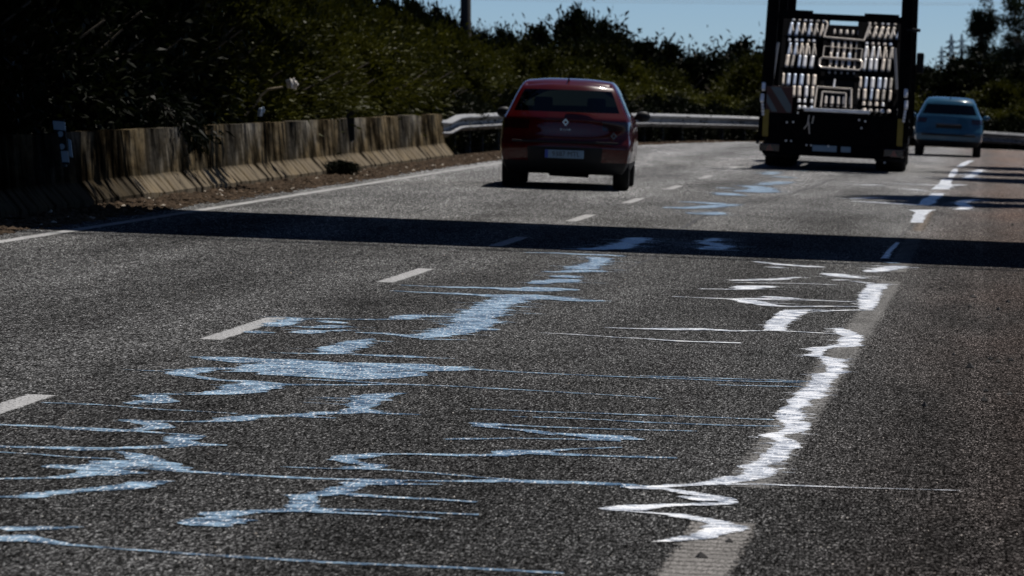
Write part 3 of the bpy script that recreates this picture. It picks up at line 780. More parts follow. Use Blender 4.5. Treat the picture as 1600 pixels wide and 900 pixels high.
def guardrail():
    pts = [(680, 186.5, 79.0), (697, 187, 80.6), (712, 179.5, 82.0), (740, 177.5, 84.5), (785, 176, 88.5), (850, 175.5, 94), (925, 175.6, 99), (1000, 177, 103.5), (1095, 179.6, 110), (1190, 183, 115.6), (1330, 191, 117.5), (1450, 198.5, 117.2), (1550, 205, 116), (1640, 211, 114.6), (1760, 220, 113), (2100, 246, 110)]
    cps = [(px_x(px, Y), Y, CAMZ - (py - 136) / FPX * Y) for px, py, Y in pts]
    C = []
    for i in range(len(cps) - 1):
        p = [Vector(cps[max(0, i - 1)]), Vector(cps[i]), Vector(cps[i + 1]), Vector(cps[min(len(cps) - 1, i + 2)])]
        n = max(2, int((p[2] - p[1]).length / 0.5))
        for k in range(n):
            t = k / n
            C.append(0.5 * (2 * p[1] + (p[2] - p[0]) * t + (2 * p[0] - 5 * p[1] + 4 * p[2] - p[3]) * t * t + (3 * p[1] - p[0] - 3 * p[2] + p[3]) * t ** 3))
    C.append(Vector(cps[-1]))
    root = tag(empty('guardrail', (cps[0][0], cps[0][1], road_z(cps[0][0]))), 'steel guardrail with two bright ridges following the outside of the bend', 'guardrail')
    root_loc = Vector(root.location)
    # W-beam cross-section (out towards the road, down from the top)
    prof = [(0.0, 0.0), (0.015, -0.008), (0.105, -0.048), (0.112, -0.06), (0.104, -0.074), (0.012, -0.122), (0.0, -0.135), (0.0, -0.172), (0.012, -0.186), (0.105, -0.226), (0.112, -0.238), (0.104, -0.252), (0.012, -0.300), (0.0, -0.31)]
    seg, start, r = 8, 0, random.Random(4)
    while start < len(C) - 1:
        end = min(len(C) - 1, start + seg)
        V, F = [], []
        dz = r.uniform(-.006, .006)
        for i in range(start, end + 1):
            a = C[max(0, i - 1)]; b = C[min(len(C) - 1, i + 1)]; t = (b - a); t.z = 0; t.normalize(); nrm = Vector((t.y, -t.x, 0))
            for (o_, z) in prof:
                p = C[i] + nrm * (o_ + (0.006 if (start // seg) % 2 else 0)) + Vector((0, 0, z + dz)) - root_loc
                V.append(p)
            for (o_, z) in reversed(prof):
                p = C[i] + nrm * (o_ - 0.004 + (0.006 if (start // seg) % 2 else 0)) + Vector((0, 0, z + dz)) - root_loc
                V.append(p)
        m = len(prof) * 2
        for i in range(end - start):
            for k in range(m): F.append((i * m + k, i * m + (k + 1) % m, (i + 1) * m + (k + 1) % m, (i + 1) * m + k))
        o = link('rail_beam', mesh_from('rail_beam', V, F), M['galv'], root)
        start = end
    post = None
    for i in range(2, len(C) - 1, 4):
        a = C[i]; h = 1.05
        if post is None:
            bm = bmesh.new(); box(bm, (0, 0, -h / 2), (0.1, 0.06, h)); box(bm, (0.05, 0, -0.15), (0.1, 0.05, 0.2)); o = from_bm('rail_post', bm, M['galv_dark'], root); post = o.data
        else: o = link('rail_post', post, None, root)
        b = C[min(len(C) - 1, i + 1)] - C[i - 1]
        o.location = a - root_loc + Vector((0, 0, -.02)) - Vector((b.y, -b.x, 0)).normalized() * 0.12
        o.rotation_euler = (0, 0, math.atan2(b.y, b.x) - math.pi / 2)
    return C
RAIL = guardrail()

# ------------------------------------------------------------------ vegetation
def leaf_mesh(name, seed, clusters, per, dims, leaf, lw, inner=0.5, spread=0.28, mat=None, centers=None, up=0.35):
    r = np.random.default_rng(seed)
    if centers is None:
        d = r.normal(size=(clusters, 3)); d /= np.linalg.norm(d, axis=1)[:, None]
        lump = 1 + 0.16 * np.sin(d[:, 0] * 5 + seed) * np.cos(d[:, 1] * 4.3 + seed * 2) + 0.12 * np.sin(d[:, 2] * 9 + seed)
        rad = (inner + (1 - inner) * r.random(clusters) ** 0.5) * lump
        cen = d * rad[:, None] * np.array(dims)
        for _ in range(16):                                   # upright sprigs breaking the outline
            dd = r.normal(size=3); dd[2] = abs(dd[2]) + 0.9; dd /= np.linalg.norm(dd)
            l = 0.98 + 0.16 * r.random()
            for u in np.linspace(0.55, l, 9):
                cen = np.vstack([cen, dd * u + r.normal(size=3) * 0.02]); d = np.vstack([d, dd])
        sp = np.full(len(cen), spread); sp[clusters:] = 0.05; clusters = len(cen)
    else:
        cen = np.array(centers); clusters = len(cen); d = cen / (np.linalg.norm(cen, axis=1)[:, None] + 1e-6)
    n = clusters * per
    ci = np.repeat(np.arange(clusters), per)
    off = r.normal(size=(n, 3)) * (sp[ci][:, None] if centers is None else spread)
    p = cen[ci] + off
    dirv = d[ci] * 0.55 + r.normal(size=(n, 3)) * 0.6 + np.array([0, 0, up]) + off / spread * 0.25
    dirv /= np.linalg.norm(dirv, axis=1)[:, None]
    L = leaf * (0.6 + 0.8 * r.random(n))
    side = np.cross(dirv, r.normal(size=(n, 3))); side /= np.linalg.norm(side, axis=1)[:, None]
    wv = side * (lw * (0.7 + 0.6 * r.random(n)))[:, None] * 0.5
    bend = np.array([0, 0, -1]) * (L * 0.18)[:, None]
    V = np.stack([p, p + dirv * (L * 0.45)[:, None] + wv, p + dirv * L[:, None] + bend, p + dirv * (L * 0.45)[:, None] - wv], axis=1).reshape(-1, 3).astype(np.float32)
    me = bpy.data.meshes.new(name)
    me.vertices.add(n * 4); me.loops.add(n * 4); me.polygons.add(n)
    me.vertices.foreach_set('co', V.ravel()); me.loops.foreach_set('vertex_index', np.arange(n * 4, dtype=np.int32))
    me.polygons.foreach_set('loop_start', np.arange(0, n * 4, 4, dtype=np.int32))
    try: me.polygons.foreach_set('loop_total', np.full(n, 4, dtype=np.int32))
    except Exception: pass
    me.update(calc_edges=True); me.validate()
    if mat: me.materials.append(mat)
    return me
def stem_mesh(name, seed, h, r0, n=5, spread=0.7, mat=None):
    r = random.Random(seed); bm = bmesh.new()
    for k in range(n):
        a = 6.28 * k / n + r.uniform(-.4, .4); p = Vector((r.uniform(-.15, .15), r.uniform(-.15, .15), -0.1)); rad = r0
        for s in range(4):
            q = p + Vector((math.cos(a) * spread * h / 10 * (s + .4), math.sin(a) * spread * h / 10 * (s + .4), h / 4 * r.uniform(.8, 1.1)))
            bar(bm, p, q, rad * 2, rad * 1.5, 6); p = q; rad *= 0.75
    bmesh.ops.recalc_face_normals(bm, faces=bm.faces)
    me = bpy.data.meshes.new(name); bm.to_mesh(me); bm.free()
    if mat: me.materials.append(mat)
    return me
# unit shrubs: about 1 m radius, crown from z 0.1 to 2.1; scaled per plant
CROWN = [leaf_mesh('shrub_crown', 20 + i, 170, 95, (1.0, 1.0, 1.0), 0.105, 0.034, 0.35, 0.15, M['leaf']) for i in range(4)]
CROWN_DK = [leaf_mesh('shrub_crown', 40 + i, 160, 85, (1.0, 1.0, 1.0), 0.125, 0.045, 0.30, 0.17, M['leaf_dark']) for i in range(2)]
STEMS = [stem_mesh('shrub_stem', 60 + i, 1.7, 0.03, 5, 1.0, M['bark']) for i in range(2)]
veg_r = random.Random(31)
def shrub(x, y, zbase, rad, height, label, group, dark=False, cat='shrub', name='shrub'):
    root = empty(name, (x, y, zbase), (0, 0, veg_r.uniform(0, 6.28)))
    root.scale = (rad * veg_r.uniform(.9, 1.15), rad * veg_r.uniform(.9, 1.15), height / 2.05)
    tag(root, label, cat, group)
    c = link('crown', veg_r.choice(CROWN_DK if dark else CROWN), None, root); c.location = (0, 0, 1.05)
    link('stem', veg_r.choice(STEMS), None, root)
    return root

TOP = [(-400, -120), (0, -90), (370, -60), (560, -30), (640, -4), (680, 8), (700, 16), (740, 47), (760, 42), (800, 38), (828, 52), (850, 66), (872, 66), (890, 50), (908, 32), (925, 24), (942, 38), (960, 56), (985, 68), (1010, 82), (1040, 78), (1060, 90), (1100, 92), (1150, 86), (1190, 70), (1215, 84), (1300, 96), (1420, 106), (1470, 109), (1520, 103), (1560, 102), (1620, 98), (1750, 90), (2200, 80)]
def top_at(px):
    for (a, ya), (b, yb) in zip(TOP[:-1], TOP[1:]):
        if a <= px <= b: return ya + (yb - ya) * (px - a) / (b - a)
    return TOP[0][1] if px < TOP[0][0] else TOP[-1][1]
def project_px(x, y): return 1530 + FPX * x / y
G1, G2 = 'shrubs of the hedge behind the concrete barrier', 'shrubs of the hedge behind the guardrail'
L1, L2 = 'dense dark green shrub in the hedge behind the concrete barrier', 'dark green shrub in the hedge behind the steel guardrail'
# front and back rows along the barrier
y = 38.0
while y < 81:
    for row, (X, k) in enumerate(((-11.0, 0.72), (-12.7, 0.95), (-14.6, 1.05))):
        yy = y + veg_r.uniform(-.5, .5) + row * 0.6
        px = project_px(X, yy)
        ht = (top_z(top_at(px), yy) - road_z(X)) * k * 0.93 + veg_r.uniform(-.15, .2)
        if row == 2: ht = min(ht, 4.6)
        if yy < 62: ht = max(ht, 3.4 * k + 0.4)
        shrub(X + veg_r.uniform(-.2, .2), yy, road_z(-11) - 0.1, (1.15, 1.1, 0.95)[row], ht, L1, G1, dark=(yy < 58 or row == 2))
    y += 1.75
# rows following the rail round the bend
acc = 0.0
for i in range(1, len(RAIL) - 1):
    acc += (RAIL[i] - RAIL[i - 1]).length
    if acc < 1.45: continue
    acc = 0
    t = RAIL[i + 1] - RAIL[i - 1]; t.z = 0; t.normalize(); nrm = Vector((-t.y, t.x, 0))
    for row, (d, k) in enumerate(((1.9, 0.62), (3.7, 0.86), (5.8, 1.0))):
        p = RAIL[i] + nrm * (d + veg_r.uniform(-.3, .3)) + t * (row * 0.6 + veg_r.uniform(-.3, .3))
        if p.x > 30: continue
        zb = RAIL[i].z - 0.85
        px = project_px(p.x, p.y)
        ht = (top_z(top_at(px), p.y) - zb) * k * 0.90 + veg_r.uniform(-.12, .12)
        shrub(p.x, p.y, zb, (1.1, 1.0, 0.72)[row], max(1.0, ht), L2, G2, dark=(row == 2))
for i in range(3, len(RAIL) - 1, 2):
    t = RAIL[i + 1] - RAIL[i - 1]; t.z = 0; t.normalize(); nrm = Vector((-t.y, t.x, 0)); p = RAIL[i] + nrm * 0.75
    if p.x < 12: shrub(p.x, p.y, RAIL[i].z - 0.9, 0.62, veg_r.uniform(.95, 1.3), 'low dark bush filling the gap under the guardrail', 'low bushes behind the guardrail', dark=True)
# distant hedge closing the bend on the right
for k in range(26):
    X = -12 + k * 2.4; Yv = 136 + veg_r.uniform(-2, 2)
    px = project_px(X, Yv)
    shrub(X, Yv, -0.9, 1.9, max(1.5, top_z(top_at(px) + 1, Yv) + 0.9 + veg_r.uniform(-.1, .1)), 'dark bush in the far hedge beyond the bend', 'bushes of the far hedge beyond the bend', dark=True)
# low weeds under the guardrail
for k in range(14):
    i = 4 + k * 3
    if i >= len(RAIL): break
    p = RAIL[i]
    shrub(p.x - 0.7 + veg_r.uniform(-.1, .3), p.y + 0.3, p.z - 0.78, 0.4, 0.55, 'low leafy weed growing under the guardrail', 'weeds under the guardrail', cat='weed', name='weed')
shrub(-9.0, 63.6, road_z(-9) - .03, 0.22, 0.22, 'dark weed tuft growing at the foot of the barrier', None, dark=True, cat='weed', name='weed')

def tree(name, x, y, zb, h, crown_c, crown_r, seed, label, group=None, mat='leaf_dark', trunk_r=0.14, n_cl=220, per=60, leaf=0.18, lw=0.05, gaps=0.5, bark='bark'):
    """tapered trunk, limbs and clumped crown"""
    r = random.Random(seed)
    root = tag(empty(name, (x, y, zb)), label, 'tree', group)
    bm = bmesh.new(); p = Vector((0, 0, -0.2)); rad = trunk_r; pts = [p.copy()]
    top = crown_c[2]
    for s in range(6):
        q = Vector((r.uniform(-.1, .1) * h / 8 + crown_c[0] * (s + 1) / 6, r.uniform(-.1, .1) * h / 8 + crown_c[1] * (s + 1) / 6, top * (s + 1) / 6))
        bar(bm, p, q, rad * 2, rad * 1.75, 9); p = q; rad *= 0.86; pts.append(p.copy())
    from_bm('trunk', bm, M[bark], root)
    cen = []; bm = bmesh.new()
    nl = 16
    for k in range(nl):
        a = 2.4 * k; b = pts[r.choice([3, 4, 5, 6])]
        el = r.uniform(-.35, 1.0)
        tip = Vector(crown_c) + Vector((math.cos(a) * crown_r[0] * math.cos(el) * r.uniform(.6, 1), math.sin(a) * crown_r[1] * math.cos(el) * r.uniform(.6, 1), crown_r[2] * math.sin(el) * r.uniform(.6, 1.1)))
        mid = (b + tip) / 2 + Vector((0, 0, .15 * crown_r[2]))
        bar(bm, b, mid, trunk_r * .7, trunk_r * .45, 6); bar(bm, mid, tip, trunk_r * .45, trunk_r * .15, 6)
        for _ in range(n_cl // nl):
            u = r.uniform(0.35, 1.1); c0 = mid.lerp(tip, u)
            s = gaps * min(crown_r)
            cen.append(c0 + Vector((r.gauss(0, s * .5), r.gauss(0, s * .5), r.gauss(0, s * .4))))
    from_bm('limbs', bm, M[bark], root)
    cc = Vector(crown_c)
    me = leaf_mesh('crown', seed, 0, per, None, leaf, lw, spread=0.13 * min(crown_r) + .05, mat=M[mat], centers=[tuple(c - cc) for c in cen])
    c = link('crown', me, None, root); c.location = cc
    return root
# big trees added at the left, crowns out of view, to shade the hedge end
for k, (x, y, h) in enumerate(((-12.9, 46.5, 9.0), (-12.5, 51.5, 9.5), (-12.4, 56.5, 9.0), (-12.5, 61.5, 9.0), (-12.7, 66.0, 9.0))):
    tree('added_shade_tree', x, y, 0.3, h, (0.3, 0, 5.6), (2.7, 3.2, 2.2), 70 + k, 'added tall dark tree at left whose unseen crown shades the hedge behind the barrier', 'added trees shading the left end of the hedge', n_cl=520, per=64, leaf=0.30, lw=0.13, gaps=0.8)
# loose tall trees beyond the hedge at the right edge
tree('tall_tree', px_x(1533, 330), 330, -1.5, 12, (0, 0, 5.6), (1.05, 1.05, 5.0), 90, 'tall thin loose crowned tree at right nearest the pylon', None, 'leaf_far', 0.13, 190, 34, 0.24, 0.11, 0.36)
tree('tall_tree', px_x(1588, 325), 325, -1.5, 13, (0, 0, 6.0), (1.35, 1.3, 6.2), 91, 'tall dark tree at the right edge of the photo behind the hedge', None, 'leaf_far', 0.13, 230, 34, 0.24, 0.11, 0.36)
tree('tall_tree', px_x(1502, 335), 335, -1.5, 5, (0, 0, 3.6), (0.9, 0.9, 1.1), 92, 'small round tree standing between the pylons and the tall trees', None, 'leaf_far', 0.1, 80, 40, 0.26, 0.12, 0.5)
tree('tall_tree', px_x(1560, 340), 340, -1.5, 6, (0, 0, 4.2), (2.2, 1.5, 1.6), 93, 'low spreading tree below the two tall trees at right', None, 'leaf_far', 0.12, 180, 46, 0.28, 0.12, 0.5)
# roadside trees just right of the frame: their shadows fall on the hard shoulder
for k, (x, y, cz, rx, rz) in enumerate(((1.75, 66.6, 8.0, 0.75, 4.6), (1.7, 63.0, 6.2, 0.8, 2.8), (2.5, 79.0, 5.2, 1.6, 1.5), (2.6, 84.5, 5.4, 1.6, 1.5), (2.8, 90.5, 5.4, 1.6, 1.5))):
    tree('roadside_tree', x, y, road_z(2), 7.5, (0.1, 0, cz), (rx, min(rx, 1.3), rz), 95 + k, 'roadside tree standing right of the hard shoulder and shading it', 'roadside trees right of the hard shoulder', n_cl=220, per=60, leaf=0.2, lw=0.09)
for k in range(12):
    yy = 65 + k * 2.2
    shrub(yy * 0.0099 + 0.9 + veg_r.uniform(0, .4) + (0.25 if yy < 80 else 0), yy, road_z(2), 0.62, veg_r.uniform(.8, 1.5), 'bushy shrub on the right verge of the hard shoulder', 'shrubs on the right verge', dark=True)

# overhanging branch on the barrier
def hanging_branch():
    r = random.Random(9)
    root = tag(empty('hanging_branch', (-9.75, 52.6, road_z(-9.4) + 0.95)), 'dark leafy branch hanging over the front of the barrier', 'branch')
    cen = []; bm = bmesh.new()
    for k in range(9):
        p = Vector((0, r.uniform(-.6, .6), 0)); yv = p.y; tipx = r.uniform(.35, .55)
        for s in range(4):
            q = p + Vector((tipx / 4, r.uniform(.0, .3), (0.10, -.02, -.16, -.24)[s] * r.uniform(.5, 1.15)))
            bar(bm, p, q, 0.016 - .003 * s, 0.013 - .003 * s, 5); p = q
            cen += [tuple(p + Vector((r.gauss(0, .03), r.gauss(0, .1), r.gauss(0, .05)))) for _ in range(3)]
    from_bm('twig', bm, M['bark'], root)
    me = leaf_mesh('leaves', 8, 0, 9, None, 0.13, 0.03, spread=0.06, mat=M['leaf_dark'], centers=cen, up=-0.3)
    link('leaves', me, None, root)
hanging_branch()
# bits of plastic blown into the hedge
def crumpled(name, loc, s, mat, label, seed):
    r = random.Random(seed); bm = bmesh.new()
    bmesh.ops.create_icosphere(bm, subdivisions=3, radius=1)
    for v in bm.verts:
        d = v.co.normalized(); k = 0.75 + 0.3 * math.sin(5 * d.x + 3 * d.z + seed) * math.cos(4 * d.y + seed) + r.uniform(-.09, .09)
        v.co = Vector((d.x * s[0] * k, d.y * s[1] * k, d.z * s[2] * k))
    o = from_bm(name, bm, mat, None, False); o.location = loc; o.rotation_euler = (0.2, 0.5, 0.3)
    tag(o, label, 'plastic bag')
def at(px, py, Y): return (px_x(px, Y), Y, CAMZ - (py - 136) / FPX * Y)
crumpled('plastic_bag', at(452, 131, 62.2), (0.105, 0.08, 0.085), M['bag'], 'crumpled cream plastic bag caught high in the shrubs', 3)
crumpled('plastic_bag', at(402, 175, 59.4), (0.05, 0.05, 0.085), M['bag_blue'], 'small bluish plastic scrap low in the shrubs just above the barrier', 6)
bm = bmesh.new(); pr = None
for px, py in ((376, 182), (384, 172), (393, 164), (401, 150), (412, 140), (436, 136)):
    q = Vector(at(px, py, 60.5)); 
    if pr is not None: bar(bm, pr, q, 0.035, 0.028, 6)
    pr = q
tag(from_bm('bare_branch', bm, M['bark_pale']), 'pale bare branch showing in the shrubs below the bag', 'branch')

# ------------------------------------------------------------------ utility pole, pylons and wires
bm = bmesh.new()
X = px_x(727, 108)
lathe(bm, [(-1.0, 0.135), (9.0, 0.118), (9.01, 0.0)], 'Z', 16)
root = tag(empty('utility_pole', (X, 108, 0.2)), 'dark round utility pole rising out of the hedge left of the red car', 'pole')
from_bm('pole', bm, M['wood_pole'], root, True)
bm = bmesh.new(); bar(bm, (-.8, 0, 8.5), (.8, 0, 8.5), .1, .12); from_bm('crossarm', bm, M['wood_pole'], root)
M['pylon'] = simple('grey_pylon_steel', (0.22, 0.27, 0.31), 0.6, var=0.1)
def pylon(px, ytop, Y, h, wd, label):
    zt = top_z(ytop, Y); root = tag(empty('pylon', (px_x(px, Y), Y, zt - h)), label, 'pylon', 'lattice pylons on the horizon')
    t = wd * .07; bm = bmesh.new()
    for sx in (-1, 1):
        for sy in (-1, 1):
            bar(bm, (sx * wd * .22, sy * wd * .22, 0), (sx * wd * .08, sy * wd * .08, h * .9), t)
            bar(bm, (sx * wd * .08, sy * wd * .08, h * .9), (0, 0, h), t)
    n = 9
    for k in range(n):
        z0, z1 = h * .9 * k / n, h * .9 * (k + 1) / n
        a0 = wd * (.22 - .14 * k / n); a1 = wd * (.22 - .14 * (k + 1) / n)
        for sy in (-1, 1):
            bar(bm, (-a0, sy * a0, z0), (a1, sy * a1, z1), t * .7); bar(bm, (a0, sy * a0, z0), (-a1, sy * a1, z1), t * .7)
    from_bm('tower', bm, M['pylon'], root)
    for z, l in ((h * .70, .34), (h * .79, .5), (h * .88, .36)):
        bm = bmesh.new()
        for s in (-1, 1):
            bar(bm, (0, 0, z + h * .03), (s * l * wd, 0, z), t); bar(bm, (0, 0, z), (s * l * wd, 0, z), t)
        from_bm('crossarm', bm, M['pylon'], root)
pylon(1486, 54, 1500, 22, 5.0, 'tallest lattice pylon left of the tall thin tree')
pylon(1471, 73, 1900, 21, 4.2, 'small lattice pylon furthest left on the horizon')
pylon(1502, 53, 1700, 24, 4.4, 'lattice pylon just right of the tallest one')
def wires():
    bm = bmesh.new(); Y = 420
    for dz, dpx in ((0, 0), (1.6, 30)):
        pr = None
        for k in range(40):
            px = 760 + k * 40
            z = top_z(7.5 - ((px - 1330 - dpx) / 500) ** 2 * 4, Y) + dz * 0.12
            q = Vector((px_x(px, Y), Y + 0.02 * (px - 1300), z))
            if pr is not None: bar(bm, pr, q, 0.03, 0.03, 4)
            pr = q
    tag(from_bm('power_line', bm, M['pylon']), 'thin sagging power line crossing the sky above the truck', 'cable')
wires()

# ------------------------------------------------------------------ vehicles
TILT = math.atan(BANK)
def text_mesh(name, s, size, mat, parent, loc, rot, extrude=0.001, xs=1.0):
    cu = bpy.data.curves.new(name, 'FONT'); cu.body = s; cu.size = size; cu.extrude = extrude; cu.align_x = 'CENTER'; cu.align_y = 'CENTER'
    tmp = bpy.data.objects.new(name, cu); COL.objects.link(tmp)
    dg = bpy.context.evaluated_depsgraph_get()
    me = bpy.data.meshes.new_from_object(tmp.evaluated_get(dg)); bpy.data.objects.remove(tmp)
    me.materials.clear()
    o = link(name, me, mat, parent); o.location = loc; o.rotation_euler = rot; o.scale = (xs, 1, 1); return o

def car_body(root, W, L, rows, jt, cols, assign, paint, mats):
    """lattice box -> subdivision -> split by material into parts.
       rows: per height line (z, half width, rear y, front y, rear corner setback, side taper)"""
    NI, NJ, NK = len(cols), len(jt), len(rows)
    def pos(i, j, k):
        z, hw, yr, yf, cb, tp = rows[k]
        t = jt[j]; a = abs(cols[i])
        y = yr + (yf - yr) * t
        e = (abs(2 * t - 1)) ** 6
        if t < 0.5: y += cb * a ** 3 * (1 - t * 2) ** 3
        else: y -= cb * 1.6 * a ** 3 * (t * 2 - 1) ** 3
        x = cols[i] * hw * (1 - tp * e)
        if k == NK - 1: z -= 0.085 * e + 0.035 * a ** 4
        if 2 <= k < NK - 1 and t > 0.5: pass
        return (x, y, z)
    bm = bmesh.new(); vd = {}
    def v(i, j, k):
        if (i, j, k) not in vd: vd[(i, j, k)] = bm.verts.new(pos(i, j, k))
        return vd[(i, j, k)]
    mi = list(mats)
    def face(q, side, a, b):
        f = bm.faces.new([v(*x) for x in q]); nm = assign(side, a, b); f.material_index = mi.index(nm); f.smooth = True
    for k in range(NK - 1):
        for i in range(NI - 1):
            face([(i, 0, k), (i + 1, 0, k), (i + 1, 0, k + 1), (i, 0, k + 1)], 'rear', i, k)
            face([(i + 1, NJ - 1, k), (i, NJ - 1, k), (i, NJ - 1, k + 1), (i + 1, NJ - 1, k + 1)], 'front', i, k)
        for j in range(NJ - 1):
            face([(0, j + 1, k), (0, j, k), (0, j, k + 1), (0, j + 1, k + 1)], 'left', j, k)
            face([(NI - 1, j, k), (NI - 1, j + 1, k), (NI - 1, j + 1, k + 1), (NI - 1, j, k + 1)], 'right', j, k)
    for j in range(NJ - 1):
        for i in range(NI - 1):
            face([(i, j, NK - 1), (i + 1, j, NK - 1), (i + 1, j + 1, NK - 1), (i, j + 1, NK - 1)], 'top', i, j)
            face([(i, j + 1, 0), (i + 1, j + 1, 0), (i + 1, j, 0), (i, j, 0)], 'bottom', i, j)
    bmesh.ops.recalc_face_normals(bm, faces=bm.faces)
    me = bpy.data.meshes.new('cage'); bm.to_mesh(me); bm.free()
    tmp = bpy.data.objects.new('cage', me); COL.objects.link(tmp)
    for nm in mi: me.materials.append(mats[nm])
    md = tmp.modifiers.new('s', 'SUBSURF'); md.levels = 3; md.render_levels = 3
    dg = bpy.context.evaluated_depsgraph_get()
    ev = bpy.data.meshes.new_from_object(tmp.evaluated_get(dg)); bpy.data.objects.remove(tmp)
    n = len(ev.vertices)
    co = np.empty(n * 3, np.float32); ev.vertices.foreach_get('co', co); co = co.reshape(-1, 3)
    polys = [(p.material_index, list(p.vertices), p.center.x) for p in ev.polygons]
    parts = {}
    for m, vs, cx in polys:
        nm = mi[m]
        key = nm
        if nm in ('tail_light', 'side_window', 'headlight'): key = (nm, cx > 0)
        parts.setdefault(key, []).append(vs)
    for key, fs in parts.items():
        nm = key if isinstance(key, str) else key[0]
        used = sorted({a for f in fs for a in f}); ix = {a: q for q, a in enumerate(used)}
        link(nm, mesh_from(nm, co[used].tolist(), [[ix[a] for a in f] for f in fs]), mats[nm], root, True)
    return pos

def wheel(root, x, y, r, wd, out):
    bm = bmesh.new(); h = wd / 2
    lathe(bm, [(-h * .8, r * .66), (-h, r * .78), (-h, r * .92), (-h * .8, r * .985), (0, r), (h * .8, r * .985), (h, r * .92), (h, r * .78), (h * .8, r * .66)], 'X', 30)
    t = from_bm('wheel', bm, M['rubber'], root, True); t.location = (x, y, r)
    bm = bmesh.new(); lathe(bm, [(out * h * .75, r * .67), (out * h * .4, r * .62), (out * h * .45, r * .2), (out * h * .7, r * .14), (out * h * .72, 0.0)], 'X', 24)
    for k in range(5):
        a = k * 2 * math.pi / 5
        bar(bm, (out * h * .62, math.cos(a) * r * .12, math.sin(a) * r * .12), (out * h * .7, math.cos(a) * r * .64, math.sin(a) * r * .64), .05, .03)
    from_bm('rim', bm, M['rim'], t)
    bm = bmesh.new(); lathe(bm, [(-out * h * .8, r * .66), (-out * h * .7, 0.0)], 'X', 24); from_bm('brake_disc', bm, M['black_steel'], t)

def place_car(name, px, py, yaw, lean, label):
    p = P(px, py)
    root = tag(empty(name, tuple(p), (0, TILT + lean, yaw)), label, 'car'); return root

def seats(root, y, W, z=0.62):
    for x in (-.36, .36):
        bm = bmesh.new()
        box(bm, (x, y, z), (.46, .14, .58), Euler((.2, 0, 0)), .04); box(bm, (x, y + .25, z - .28), (.46, .5, .14), None, .04)
        s = from_bm('seat', bm, M['seat'], root, False)
        bm = bmesh.new(); box(bm, (x, y - .10, z + .42), (.25, .09, .17), None, .035); from_bm('headrest', bm, M['seat'], s)

